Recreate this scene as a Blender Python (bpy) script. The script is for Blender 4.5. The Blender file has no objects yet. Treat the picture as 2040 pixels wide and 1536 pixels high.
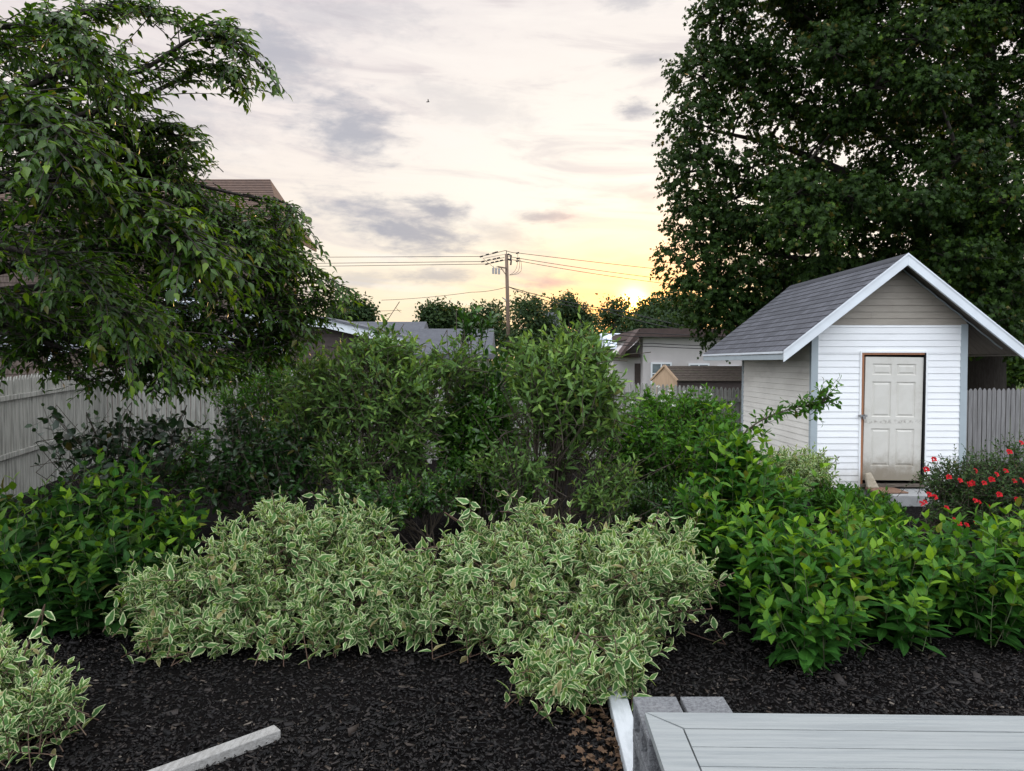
import bpy, math
import numpy as np
from mathutils import Vector

# ------------------------------------------------------------------ camera
SC = bpy.context.scene
COL = SC.collection
F = 1450.0                      # focal length in pixels of the 2040 px wide photograph
PITCH = math.atan(46 / F)
CAMZ = 2.15
cam = bpy.data.cameras.new('camera')
cam.sensor_width = 36.0
cam.lens = F / 2040 * 36
cam.clip_start = 0.05
cam.clip_end = 2000
camo = bpy.data.objects.new('camera', cam)
COL.objects.link(camo)
camo.location = (0, 0, CAMZ)
camo.rotation_euler = (math.pi / 2 - PITCH, 0, 0)
SC.camera = camo
SC.view_settings.view_transform = 'Standard'
SC.view_settings.look = 'None'
SC.view_settings.exposure = 0.0
SC.view_settings.gamma = 1.0
SC.view_settings.use_curve_mapping = False
cy = SC.cycles
cy.max_bounces = 7
cy.diffuse_bounces = 4
cy.glossy_bounces = 2
cy.transmission_bounces = 5
cy.transparent_max_bounces = 4
cy.caustics_reflective = False
cy.caustics_refractive = False
cy.sample_clamp_indirect = 4.0
cy.use_denoising = True
try:
    cy.denoiser = 'OPENIMAGEDENOISE'
    cy.denoising_input_passes = 'RGB_ALBEDO_NORMAL'
except Exception:
    pass

SUN_AZ = math.atan((1262 - 1020) / F)     # to the right of the view axis (+Y)
SUN_EL = math.radians(4.75)


def at(px, py, Y):
    """the point at depth Y seen at photo pixel (px, py)"""
    x, y = (px - 1020) / F, -(py - 768) / F
    c, s = math.cos(PITCH), math.sin(PITCH)
    d = np.array([x, c + y * s, -s + y * c])
    return np.array([0, 0, CAMZ]) + d * (Y / d[1])


# ------------------------------------------------------------------ node helpers
class NT:
    def __init__(s, tree):
        s.t = tree
        s.n = tree.nodes
        s.l = tree.links

    def node(s, kind, **kw):
        n = s.n.new(kind)
        for k, v in kw.items():
            setattr(n, k, v)
        return n

    def put(s, sock, v):
        if isinstance(v, bpy.types.NodeSocket):
            s.l.new(v, sock)
        elif isinstance(v, (tuple, list)) and len(v) == 3 and sock.type == 'RGBA':
            sock.default_value = (*v, 1)
        else:
            sock.default_value = v

    def m(s, op, a, b=0.0, c=0.0, clamp=False):
        n = s.node('ShaderNodeMath', operation=op)
        n.use_clamp = clamp
        for i, v in enumerate((a, b, c)):
            s.put(n.inputs[i], v)
        return n.outputs[0]

    def vm(s, op, a, b=(0, 0, 0)):
        n = s.node('ShaderNodeVectorMath', operation=op)
        s.put(n.inputs[0], a)
        s.put(n.inputs[1], b)
        return n.outputs[1] if op == 'DOT_PRODUCT' else n.outputs[0]

    def mix(s, f, a, b, blend='MIX'):
        n = s.node('ShaderNodeMix', data_type='RGBA', blend_type=blend)
        s.put(n.inputs[0], f)
        s.put(n.inputs[6], a)
        s.put(n.inputs[7], b)
        return n.outputs[2]

    def noise(s, vec, scale, detail=4, rough=0.55, dist=0.0):
        n = s.node('ShaderNodeTexNoise')
        if vec is not None:
            s.put(n.inputs['Vector'], vec)
        n.inputs['Scale'].default_value = scale
        n.inputs['Detail'].default_value = detail
        n.inputs['Roughness'].default_value = rough
        n.inputs['Distortion'].default_value = dist
        return n.outputs[0]

    def ramp(s, f, stops):
        n = s.node('ShaderNodeValToRGB')
        e = n.color_ramp.elements
        while len(e) < len(stops):
            e.new(0.5)
        for i, (p, c) in enumerate(stops):
            e[i].position = p
            e[i].color = (*c, 1) if isinstance(c, (tuple, list)) else (c, c, c, 1)
        s.put(n.inputs[0], f)
        return n.outputs[0]

    def sstep(s, v, a, b):
        n = s.node('ShaderNodeMapRange', interpolation_type='SMOOTHSTEP')
        s.put(n.inputs[0], v)
        n.inputs[1].default_value = a
        n.inputs[2].default_value = b
        n.inputs[3].default_value = 0
        n.inputs[4].default_value = 1
        return n.outputs[0]

    def comb(s, x, y, z):
        n = s.node('ShaderNodeCombineXYZ')
        for i, v in enumerate((x, y, z)):
            s.put(n.inputs[i], v)
        return n.outputs[0]


# ------------------------------------------------------------------ world: high thin cloud at sunrise
world = bpy.data.worlds.new('World')
SC.world = world
world.use_nodes = True
W = NT(world.node_tree)
W.n.clear()
gen = W.node('ShaderNodeTexCoord').outputs['Generated']
sep = W.node('ShaderNodeSeparateXYZ')
W.l.new(gen, sep.inputs[0])
dx, dy, dz = sep.outputs
az = W.m('ARCTAN2', dx, dy)
el = W.m('ARCSINE', dz)
sund = (math.sin(SUN_AZ) * math.cos(SUN_EL), math.cos(SUN_AZ) * math.cos(SUN_EL), math.sin(SUN_EL))
dot = W.m('MAXIMUM', W.vm('DOT_PRODUCT', gen, sund), 0.0)
# veil colour by height above the horizon, warmer towards the sun
veil = W.ramp(W.m('DIVIDE', el, 0.55, clamp=True),
              [(0.0, (0.98, 0.66, 0.33)), (0.13, (1.0, 0.80, 0.52)), (0.28, (1.0, 0.89, 0.77)),
               (0.55, (0.96, 0.87, 0.84)), (1.0, (0.80, 0.75, 0.79))])
g1 = W.m('POWER', dot, 14.0)
g2 = W.m('POWER', dot, 220.0)
g3 = W.m('POWER', dot, 7000.0)
veil = W.mix(W.m('MULTIPLY', g1, 0.95), veil, (1.18, 1.11, 0.98))
hz = W.m('MULTIPLY', W.sstep(el, 0.24, 0.04), W.m('POWER', dot, 34.0))
veil = W.mix(W.m('MULTIPLY', hz, 0.97), veil, (1.14, 0.79, 0.27))
# soft streaks
stv = W.comb(W.m('ADD', W.m('MULTIPLY', az, 3.2), W.m('MULTIPLY', el, 5.0)), W.m('MULTIPLY', el, 17.0), 0.3)
st = W.noise(stv, 1.6, 6, 0.6, 0.6)
veil = W.mix(W.m('MULTIPLY', W.sstep(st, 0.47, 0.68), 0.50), veil, (0.66, 0.60, 0.63))
veil = W.mix(W.m('MULTIPLY', W.sstep(st, 0.50, 0.28), 0.6), veil, (1.06, 0.99, 0.93))
# single darker clouds: photo pixel centre, half sizes in pixels, strength
wn = W.noise(W.comb(W.m('MULTIPLY', az, 9.0), W.m('MULTIPLY', el, 26.0), 1.7), 1.5, 5, 0.62, 0.4)
wn2 = W.noise(W.comb(W.m('MULTIPLY', az, 24.0), W.m('MULTIPLY', el, 60.0), 4.1), 1.5, 4, 0.6, 0.2)
wob = W.m('ADD', W.m('MULTIPLY', W.m('SUBTRACT', wn, 0.5), 2.0), W.m('MULTIPLY', W.m('SUBTRACT', wn2, 0.5), 1.3))
cloud = None
for cx, cyy, rx, ry, tilt, s in [(700, 255, 120, 62, 0.1, 0.85), (575, 130, 110, 75, 0.55, 0.65), (800, 455, 170, 48, 0.22, 0.95),
                                 (872, 422, 65, 26, 0.15, 1.0), (1110, 563, 105, 20, 0.02, 1.0), (1270, 226, 44, 17, 0.0, 0.9),
                                 (1085, 434, 75, 13, 0.02, 0.8), (860, 553, 100, 17, -0.05, 0.7), (1270, 130, 60, 12, 0.0, 0.5),
                                 (1255, 14, 60, 22, 0.1, 0.55), (1280, 395, 50, 22, 0.25, 0.4), (930, 220, 160, 40, 0.1, 0.3),
                                 (650, 40, 220, 50, 0.0, 0.35), (1010, 470, 90, 30, 0.3, 0.45), (1240, 520, 110, 18, 0.05, 0.3),
                                 (730, 560, 90, 18, 0.0, 0.45), (300, 200, 200, 80, 0.2, 0.4)]:
    a0 = math.atan((cx - 1020) / F)
    e0 = math.atan((722 - cyy) / F * math.cos(a0))
    u, v = W.m('SUBTRACT', az, a0), W.m('SUBTRACT', el, e0)
    ct, sn = math.cos(tilt), math.sin(tilt)
    uu = W.m('DIVIDE', W.m('SUBTRACT', W.m('MULTIPLY', u, ct), W.m('MULTIPLY', v, sn)), rx / F)
    vv = W.m('DIVIDE', W.m('ADD', W.m('MULTIPLY', u, sn), W.m('MULTIPLY', v, ct)), ry / F)
    r = W.m('SQRT', W.m('ADD', W.m('MULTIPLY', uu, uu), W.m('MULTIPLY', vv, vv)))
    k = W.m('MULTIPLY', W.sstep(W.m('ADD', r, wob), 1.35, 0.05), s)
    cloud = k if cloud is None else W.m('MAXIMUM', cloud, k)
ccol = W.mix(g1, (0.36, 0.40, 0.50), (0.46, 0.44, 0.48))
veil = W.mix(W.m('MULTIPLY', cloud, 0.92), veil, ccol)
# glow of the sun itself
glow = W.mix(1.0, W.mix(1.0, (1.6, 0.50, 0.02), g2, 'MULTIPLY'),
             W.mix(1.0, (9.0, 4.6, 1.1), g3, 'MULTIPLY'), 'ADD')
veil = W.mix(1.0, veil, glow, 'ADD')
# the unseen sky overhead and behind is raised and blued to light the garden
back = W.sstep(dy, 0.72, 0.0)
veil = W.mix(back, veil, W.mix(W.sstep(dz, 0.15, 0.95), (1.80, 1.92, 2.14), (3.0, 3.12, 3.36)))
veil = W.mix(W.sstep(dz, 0.0, -0.03), veil, (0.12, 0.12, 0.11))
sky = W.node('ShaderNodeTexSky', sky_type='NISHITA')
sky.sun_disc = False
sky.sun_elevation = SUN_EL
sky.sun_rotation = SUN_AZ
bg = W.node('ShaderNodeBackground')
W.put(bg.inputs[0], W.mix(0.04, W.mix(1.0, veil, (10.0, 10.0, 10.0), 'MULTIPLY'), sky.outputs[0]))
bg.inputs[1].default_value = 0.1
out = W.node('ShaderNodeOutputWorld')
W.l.new(bg.outputs[0], out.inputs[0])
world.cycles.sampling_method = 'MANUAL'
world.cycles.sample_map_resolution = 1024

sun = bpy.data.lights.new('sun', 'SUN')
sun.energy = 2.4
sun.angle = math.radians(3.0)
sun.color = (1.0, 0.60, 0.27)
suno = bpy.data.objects.new('sun', sun)
COL.objects.link(suno)
suno.rotation_euler = Vector(sund).to_track_quat('Z', 'Y').to_euler()


# ------------------------------------------------------------------ materials
def srgb(r, g, b):
    return tuple(((c / 255) / 12.92 if c / 255 <= 0.04045 else ((c / 255 + 0.055) / 1.055) ** 2.4) for c in (r, g, b))


def surf(name, c, rough=0.6, c2=None, scale=6.0, amt=0.5, stretch=(1, 1, 1), bump=0.0, bscale=40.0, spec=0.3, detail=5, c3=None, metal=0.0):
    m = bpy.data.materials.new(name)
    m.use_nodes = True
    T = NT(m.node_tree)
    b = T.n['Principled BSDF']
    co = T.node('ShaderNodeTexCoord').outputs['Object']
    mp = T.node('ShaderNodeMapping')
    T.l.new(co, mp.inputs[0])
    mp.inputs['Scale'].default_value = stretch
    v = mp.outputs[0]
    col = c
    if c2 is not None:
        n = T.noise(v, scale, detail, 0.6)
        col = T.mix(T.m('MULTIPLY', T.sstep(n, 0.38, 0.66), amt), c, c2)
    if c3 is not None:
        n3 = T.noise(v, scale * 0.31, 6, 0.65)
        col = T.mix(T.m('MULTIPLY', T.sstep(n3, 0.55, 0.70), 0.7), col, c3)
    T.put(b.inputs['Base Color'], col)
    b.inputs['Roughness'].default_value = rough
    b.inputs['Specular IOR Level'].default_value = spec
    b.inputs['Metallic'].default_value = metal
    if bump:
        bn = T.node('ShaderNodeBump')
        bn.inputs['Strength'].default_value = bump
        bn.inputs['Distance'].default_value = 0.02
        T.put(bn.inputs['Height'], T.noise(v, bscale, 5, 0.6))
        T.l.new(bn.outputs[0], b.inputs['Normal'])
    return m


def leaf_mat(name, dark, mid, young, rough=0.5, trans=0.3, margin=None, spec=0.13, old=(0.13, 0.10, 0.025)):
    m = bpy.data.materials.new(name)
    m.use_nodes = True
    T = NT(m.node_tree)
    b = T.n['Principled BSDF']
    tone = T.node('ShaderNodeAttribute', attribute_name='tone').outputs['Fac']
    col = T.ramp(tone, [(0.0, dark), (0.45, mid), (1.0, young)])
    edge = T.node('ShaderNodeAttribute', attribute_name='edge').outputs['Fac']
    rnd = T.node('ShaderNodeAttribute', attribute_name='rnd').outputs['Fac']
    # every leaf its own green; a few older ones yellowed or browned
    col = T.mix(T.m('MULTIPLY', T.sstep(rnd, 0.0, 0.5), 0.45), T.mix(1.0, col, (0.62, 0.66, 0.75), 'MULTIPLY'), col) if not margin else col
    col = T.mix(T.m('MULTIPLY', T.sstep(rnd, 0.5, 0.95), 0.30), col, T.mix(1.0, col, (1.3, 1.25, 0.85), 'MULTIPLY'))
    if margin:
        co = T.node('ShaderNodeTexCoord').outputs['Object']
        w = T.m('ADD', edge, T.m('MULTIPLY', T.m('SUBTRACT', T.noise(co, 70, 2), 0.5), 0.5))
        col = T.mix(T.sstep(w, 0.54, 0.82), col, margin)
    else:                                   # a slightly paler midrib
        col = T.mix(T.m('MULTIPLY', T.sstep(edge, 0.16, 0.0), 0.35), col, tuple(min(1, x * 1.9) for x in mid))
    col = T.mix(T.m('MULTIPLY', T.sstep(rnd, 0.965, 0.985), 0.7), col, old)
    cn = T.node('ShaderNodeTexCoord').outputs['Object']
    mo = T.noise(cn, 38, 2, 0.6)
    col = T.mix(T.m('MULTIPLY', T.sstep(mo, 0.35, 0.65), 0.35), col, T.mix(1.0, col, (0.60, 0.66, 0.62), 'MULTIPLY'))
    T.put(b.inputs['Base Color'], col)
    b.inputs['Roughness'].default_value = rough
    b.inputs['Specular IOR Level'].default_value = spec
    tr = T.node('ShaderNodeBsdfTranslucent')
    T.put(tr.inputs[0], T.mix(1.0, col, (1.5, 1.4, 0.6), 'MULTIPLY'))
    mx = T.node('ShaderNodeMixShader')
    mx.inputs[0].default_value = trans
    T.l.new(b.outputs[0], mx.inputs[1])
    T.l.new(tr.outputs[0], mx.inputs[2])
    T.l.new(mx.outputs[0], T.n['Material Output'].inputs[0])
    return m


M = {}
M['bark'] = surf('bark', (0.028, 0.022, 0.018), 0.9, (0.05, 0.042, 0.035), 9, 0.7, (3, 3, 0.6), 0.6, 12)
M['twig'] = surf('twig', (0.055, 0.043, 0.03), 0.85, (0.085, 0.07, 0.055), 20, 0.6)
M['green_stem'] = surf('green_stem', (0.07, 0.10, 0.04), 0.7, (0.10, 0.07, 0.05), 15, 0.6)
M['red_stem'] = surf('red_stem', (0.09, 0.05, 0.035), 0.7, (0.09, 0.07, 0.045), 15, 0.6)
M['hydrangea'] = leaf_mat('hydrangea_leaf', (0.022, 0.078, 0.014), (0.050, 0.158, 0.022), (0.28, 0.45, 0.022), 0.5, 0.30)
M['hydrangea_dark'] = leaf_mat('hydrangea_leaf_dark', (0.014, 0.048, 0.012), (0.032, 0.098, 0.016), (0.24, 0.40, 0.018), 0.5, 0.28)  # darker green hydrangea leaf for the left bush
M['dogwood'] = leaf_mat('variegated_leaf', (0.055, 0.130, 0.042), (0.100, 0.205, 0.060), (0.22, 0.32, 0.055), 0.6, 0.25, (0.55, 0.60, 0.34), old=(0.34, 0.24, 0.13))
M['willow'] = leaf_mat('narrow_leaf', (0.060, 0.120, 0.032), (0.140, 0.245, 0.062), (0.32, 0.46, 0.085), 0.42, 0.28)
M['glossy'] = leaf_mat('glossy_leaf', (0.018, 0.052, 0.012), (0.040, 0.110, 0.018), (0.15, 0.28, 0.025), 0.3, 0.25, None, 0.45)
M['bright'] = leaf_mat('bright_leaf', (0.032, 0.095, 0.014), (0.070, 0.185, 0.020), (0.20, 0.37, 0.025), 0.45, 0.32)
M['bright_gloss'] = leaf_mat('bright_glossy_leaf', (0.030, 0.090, 0.016), (0.070, 0.180, 0.024), (0.18, 0.34, 0.03), 0.26, 0.25, None, 0.5)
M['dusky'] = leaf_mat('dusky_leaf', (0.011, 0.026, 0.010), (0.019, 0.046, 0.015), (0.05, 0.10, 0.025), 0.36, 0.15, None, 0.45)
M['rose'] = leaf_mat('rose_leaf', (0.026, 0.060, 0.018), (0.048, 0.095, 0.026), (0.12, 0.17, 0.045), 0.42, 0.2)
M['cherry'] = leaf_mat('cherry_leaf', (0.015, 0.040, 0.005), (0.050, 0.116, 0.011), (0.28, 0.41, 0.013), 0.34, 0.38, None, 0.30)
M['maple'] = leaf_mat('maple_leaf', (0.014, 0.032, 0.007), (0.040, 0.082, 0.012), (0.16, 0.26, 0.02), 0.55, 0.28, None, 0.12)
M['far_leaf'] = leaf_mat('far_leaf', (0.022, 0.042, 0.018), (0.042, 0.075, 0.026), (0.09, 0.13, 0.04), 0.55, 0.3)
M['white_petal'] = surf('white_petal', (0.75, 0.75, 0.68), 0.6)
M['red_petal'] = surf('red_petal', (0.40, 0.004, 0.010), 0.85, (0.50, 0.010, 0.018), 30, 0.6)
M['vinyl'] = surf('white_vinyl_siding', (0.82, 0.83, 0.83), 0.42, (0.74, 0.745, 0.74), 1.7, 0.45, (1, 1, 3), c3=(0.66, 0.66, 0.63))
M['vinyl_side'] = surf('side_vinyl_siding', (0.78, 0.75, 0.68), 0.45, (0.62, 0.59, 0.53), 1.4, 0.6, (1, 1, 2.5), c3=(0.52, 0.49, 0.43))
M['tan_siding'] = surf('tan_gable_siding', (0.335, 0.30, 0.25), 0.6, (0.27, 0.24, 0.20), 3, 0.6, (1, 1, 4))
M['trim'] = surf('grey_trim', (0.36, 0.41, 0.43), 0.45, (0.30, 0.34, 0.36), 4, 0.4)
M['fascia'] = surf('white_fascia', (0.66, 0.70, 0.73), 0.35, (0.55, 0.58, 0.60), 3, 0.5, (1, 1, 1))
M['soffit'] = surf('soffit_board', (0.17, 0.15, 0.13), 0.75, (0.11, 0.097, 0.085), 5, 0.6, (1, 6, 1))
M['door'] = surf('door_paint', (0.62, 0.60, 0.54), 0.45, (0.54, 0.52, 0.46), 5, 0.5, c3=(0.40, 0.37, 0.31))
M['raw_wood'] = surf('raw_wood', (0.33, 0.15, 0.075), 0.7, (0.22, 0.11, 0.06), 7, 0.6, (5, 5, 0.6))
M['dark'] = surf('dark_gap', (0.012, 0.012, 0.012), 0.8)
M['metal'] = surf('dull_metal', (0.30, 0.30, 0.30), 0.4, (0.18, 0.15, 0.12), 30, 0.5, metal=0.7)
M['concrete'] = surf('concrete', (0.30, 0.30, 0.295), 0.85, (0.23, 0.23, 0.225), 9, 0.6, bump=0.3, bscale=60)
M['block'] = surf('block_concrete', (0.21, 0.215, 0.22), 0.95, (0.12, 0.12, 0.125), 55, 0.8, bump=0.9, bscale=120, c3=(0.26, 0.26, 0.26))
M['stone'] = surf('sandstone', (0.40, 0.35, 0.27), 0.9, (0.30, 0.25, 0.18), 10, 0.7, bump=0.6, bscale=25)
M['mat'] = surf('coir_mat', (0.24, 0.14, 0.095), 0.95, (0.16, 0.095, 0.065), 25, 0.6, bump=0.8, bscale=150)
M['deck'] = surf('deck_paint', (0.268, 0.282, 0.275), 0.6, (0.205, 0.222, 0.222), 3.0, 0.75, (0.6, 14, 14), 0.3, 12, c3=(0.20, 0.21, 0.205))
M['white_board'] = surf('white_board', (0.46, 0.48, 0.49), 0.55, (0.33, 0.35, 0.36), 5, 0.7, (4, 1, 4), 0.2, 40)
M['weathered_board'] = surf('weathered_board', (0.33, 0.32, 0.30), 0.8, (0.20, 0.19, 0.175), 9, 0.7, (6, 1, 6), 0.5, 40)
M['fence_white'] = surf('fence_white', (0.315, 0.31, 0.275), 0.8, (0.15, 0.148, 0.128), 4, 0.85, (7, 7, 0.4), 0.3, 20, c3=(0.15, 0.155, 0.14))
M['fence_grey'] = surf('fence_grey', (0.22, 0.215, 0.21), 0.85, (0.15, 0.145, 0.14), 4, 0.8, (6, 6, 0.5), 0.4, 20)
M['shingle_brown'] = surf('brown_shingle_wall', (0.085, 0.062, 0.050), 0.85, (0.15, 0.115, 0.095), 7, 0.7, (1.5, 1.5, 0.7), 0.4, 9)
M['wall_dark'] = surf('dark_brown_wall', (0.060, 0.046, 0.042), 0.8, (0.085, 0.065, 0.06), 6, 0.5)
M['roof_brown'] = surf('brown_roof', (0.13, 0.085, 0.065), 0.9, (0.085, 0.06, 0.05), 9, 0.7, (0.6, 1, 3), 0.4, 12)
M['roof_grey'] = surf('grey_roof', (0.13, 0.135, 0.15), 0.9, (0.085, 0.088, 0.10), 6, 0.7, (1, 3, 3), 0.3, 12)
M['roof_weathered'] = surf('weathered_wood_roof', (0.13, 0.105, 0.085), 0.95, (0.075, 0.06, 0.05), 12, 0.8, (1, 2, 4), 0.6, 14, c3=(0.10, 0.11, 0.06))
M['house_beige'] = surf('beige_wall', (0.54, 0.50, 0.49), 0.8, (0.48, 0.445, 0.435), 2, 0.5)
M['house_roof'] = surf('umber_roof', (0.085, 0.058, 0.052), 0.8, (0.06, 0.042, 0.038), 6, 0.6)
M['plywood'] = surf('tan_board', (0.46, 0.32, 0.21), 0.8, (0.36, 0.25, 0.16), 5, 0.6, (4, 4, 0.6))
M['window_frame'] = surf('white_window_frame', (0.76, 0.78, 0.80), 0.4)
M['pole'] = surf('pole_wood', (0.16, 0.11, 0.08), 0.9, (0.09, 0.065, 0.05), 6, 0.7, (5, 5, 0.4), 0.4, 8)
M['black'] = surf('black_cable', (0.015, 0.015, 0.016), 0.5)
M['brown_leaf'] = surf('dry_leaf', (0.055, 0.030, 0.016), 0.85, (0.11, 0.065, 0.032), 30, 0.7)
M['pale_wall'] = surf('pale_wall', (0.62, 0.66, 0.74), 0.7)


def glass(name, c=(0.05, 0.08, 0.085)):
    m = surf(name, c, 0.06, tuple(x * 2.2 for x in c), 0.8, 0.6, spec=0.8)
    return m


M['glass'] = glass('window_glass')


def shingles(name, base, dark, bw, bh):
    """roof shingle tabs: each tab its own grey, laid along the roof's own UV"""
    m = bpy.data.materials.new(name)
    m.use_nodes = True
    T = NT(m.node_tree)
    b = T.n['Principled BSDF']
    uv = T.node('ShaderNodeUVMap').outputs[0]
    br = T.node('ShaderNodeTexBrick')
    T.put(br.inputs['Vector'], uv)
    T.put(br.inputs['Color1'], base)
    T.put(br.inputs['Color2'], dark)
    T.put(br.inputs['Mortar'], tuple(x * 0.45 for x in dark))
    br.inputs['Scale'].default_value = 1.0
    br.inputs['Brick Width'].default_value = bw
    br.inputs['Row Height'].default_value = bh
    br.inputs['Mortar Size'].default_value = 0.012
    br.inputs['Bias'].default_value = -0.1
    n = T.noise(uv, 60, 4, 0.7)
    n2 = T.noise(uv, 1.3, 4, 0.6)
    col = T.mix(T.m('MULTIPLY', n, 0.5), br.outputs[0], tuple(x * 1.5 for x in base))
    col = T.mix(T.m('MULTIPLY', T.sstep(n2, 0.45, 0.7), 0.35), col, dark)
    T.put(b.inputs['Base Color'], col)
    b.inputs['Roughness'].default_value = 0.9
    bn = T.node('ShaderNodeBump')
    bn.inputs['Strength'].default_value = 0.5
    bn.inputs['Distance'].default_value = 0.01
    T.put(bn.inputs['Height'], n)
    T.l.new(bn.outputs[0], b.inputs['Normal'])
    return m


M['shed_shingle'] = shingles('shed_shingle', (0.078, 0.080, 0.092), (0.030, 0.031, 0.037), 0.24, 0.14)


def mulch_mat():
    m = bpy.data.materials.new('mulch_ground')
    m.use_nodes = True
    T = NT(m.node_tree)
    b = T.n['Principled BSDF']
    co = T.node('ShaderNodeTexCoord').outputs['Object']
    n1, n2 = T.noise(co, 45, 5, 0.7, 0.5), T.noise(co, 1.1, 4)
    c = T.ramp(n1, [(0.35, (0.003, 0.003, 0.003)), (0.62, (0.011, 0.0095, 0.009)), (0.8, (0.024, 0.020, 0.018))])
    c = T.mix(T.m('MULTIPLY', T.sstep(n2, 0.55, 0.72), 0.5), c, (0.014, 0.010, 0.007))
    s2 = T.node('ShaderNodeSeparateXYZ')
    T.l.new(co, s2.inputs[0])
    grass = T.mix(T.noise(co, 3.0, 5), (0.035, 0.06, 0.018), (0.06, 0.085, 0.03))
    c = T.mix(T.sstep(s2.outputs[1], 16.3, 16.5), c, grass)
    T.put(b.inputs['Base Color'], c)
    b.inputs['Roughness'].default_value = 0.95
    b.inputs['Specular IOR Level'].default_value = 0.02
    bn = T.node('ShaderNodeBump')
    bn.inputs['Strength'].default_value = 0.9
    bn.inputs['Distance'].default_value = 0.03
    T.put(bn.inputs['Height'], n1)
    T.l.new(bn.outputs[0], b.inputs['Normal'])
    return m


M['mulch'] = mulch_mat()


def chip_mat():
    m = bpy.data.materials.new('mulch_chip')
    m.use_nodes = True
    T = NT(m.node_tree)
    b = T.n['Principled BSDF']
    tone = T.node('ShaderNodeAttribute', attribute_name='tone').outputs['Fac']
    T.put(b.inputs['Base Color'], T.ramp(tone, [(0.0, (0.003, 0.003, 0.003)), (0.45, (0.014, 0.0125, 0.012)), (0.78, (0.032, 0.027, 0.024)), (0.93, (0.050, 0.036, 0.026)), (1.0, (0.13, 0.11, 0.09))]))
    b.inputs['Roughness'].default_value = 0.6
    b.inputs['Specular IOR Level'].default_value = 0.16
    return m


M['chip'] = chip_mat()


# ------------------------------------------------------------------ object helpers
def put(o, parent=None, label=None, cat=None, group=None, kind=None):
    if o.name not in COL.objects:
        COL.objects.link(o)
    if parent is not None:
        o.parent = parent
    if label:
        o['label'] = label
    if cat:
        o['category'] = cat
    if group:
        o['group'] = group
    if kind:
        o['kind'] = kind
    return o


def thing(name, label, cat, loc=(0, 0, 0), group=None):
    o = bpy.data.objects.new(name, None)
    o.empty_display_size = 0.1
    o.location = tuple(float(v) for v in loc)
    return put(o, None, label, cat, group)


class MB:
    """collects simple solids in world coordinates and links them as one mesh object"""
    def __init__(s):
        s.v, s.f, s.uv = [], [], []

    def poly(s, pts, uv=None):
        i = len(s.v)
        s.v += [tuple(float(c) for c in p) for p in pts]
        s.f.append(tuple(range(i, i + len(pts))))
        s.uv += list(uv) if uv else [(0, 0)] * len(pts)

    def box(s, x0, x1, y0, y1, z0, z1):
        s.hexa([(x0, y0, z0), (x1, y0, z0), (x1, y1, z0), (x0, y1, z0), (x0, y0, z1), (x1, y0, z1), (x1, y1, z1), (x0, y1, z1)])

    def hexa(s, c):
        i = len(s.v)
        s.v += [tuple(float(k) for k in p) for p in c]
        fs = [(0, 3, 2, 1), (4, 5, 6, 7), (0, 1, 5, 4), (1, 2, 6, 5), (2, 3, 7, 6), (3, 0, 4, 7)]
        s.f += [tuple(i + k for k in f) for f in fs]
        s.uv += [(0, 0)] * 24

    def bar(s, a, b, w, h, up=(0, 0, 1)):
        """rectangular bar from a to b, w across, h along up"""
        a, b, up = np.array(a, float), np.array(b, float), np.array(up, float)
        d = b - a
        d /= np.linalg.norm(d)
        x = np.cross(d, up)
        x /= np.linalg.norm(x)
        u = np.cross(x, d)
        c = []
        for p in (-h / 2, h / 2):
            for q, e in ((-w / 2, a), (w / 2, a), (w / 2, b), (-w / 2, b)):
                c.append(e + x * q + u * p)
        s.hexa([c[0], c[1], c[2], c[3], c[4], c[5], c[6], c[7]])

    def prism(s, pts, ax, a, b):
        """extrude a polygon (given in the two other axes, in order) along axis ax from a to b"""
        def mk(p, k):
            q = list(p)
            q.insert(ax, k)
            return q
        n = len(pts)
        s.poly([mk(p, a) for p in pts])
        s.poly([mk(p, b) for p in reversed(pts)])
        for i in range(n):
            p, q = pts[i], pts[(i + 1) % n]
            s.poly([mk(p, a), mk(p, b), mk(q, b), mk(q, a)])

    def tube(s, pts, r, sides=6, r1=None, cap=True):
        pts = np.array(pts, float)
        n = len(pts)
        rr = np.linspace(r, r if r1 is None else r1, n)
        t = np.gradient(pts, axis=0)
        t /= np.linalg.norm(t, axis=1, keepdims=True) + 1e-9
        ref = np.array([0.13, 0.31, 0.94]) if abs(t[0][2]) < 0.8 else np.array([1.0, 0.1, 0.0])
        i0 = len(s.v)
        for k in range(n):
            u = np.cross(t[k], ref)
            u /= np.linalg.norm(u)
            w = np.cross(t[k], u)
            for j in range(sides):
                an = 2 * math.pi * j / sides
                s.v.append(tuple(pts[k] + rr[k] * (math.cos(an) * u + math.sin(an) * w)))
        for k in range(n - 1):
            for j in range(sides):
                a, b = i0 + k * sides + j, i0 + k * sides + (j + 1) % sides
                s.f.append((a, b, b + sides, a + sides))
                s.uv += [(0, 0)] * 4
        if cap:
            s.f.append(tuple(i0 + j for j in reversed(range(sides))))
            s.f.append(tuple(i0 + (n - 1) * sides + j for j in range(sides)))
            s.uv += [(0, 0)] * (2 * sides)

    def build(s, name, mat, parent=None, bevel=0.0, smooth=False, uv=False, **kw):
        loc = np.array(parent_loc(parent))
        me = bpy.data.meshes.new(name)
        me.from_pydata([tuple(np.array(p) - loc) for p in s.v], [], s.f)
        if uv:
            l = me.uv_layers.new(name='UVMap')
            l.data.foreach_set('uv', np.array(s.uv, 'f').ravel())
        me.materials.append(M[mat] if isinstance(mat, str) else mat)
        if smooth:
            me.shade_smooth()
        me.update()
        o = bpy.data.objects.new(name, me)
        if bevel:
            b = o.modifiers.new('bevel', 'BEVEL')
            b.width = bevel
            b.segments = 2
            b.limit_method = 'ANGLE'
        return put(o, parent, **kw)


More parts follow.
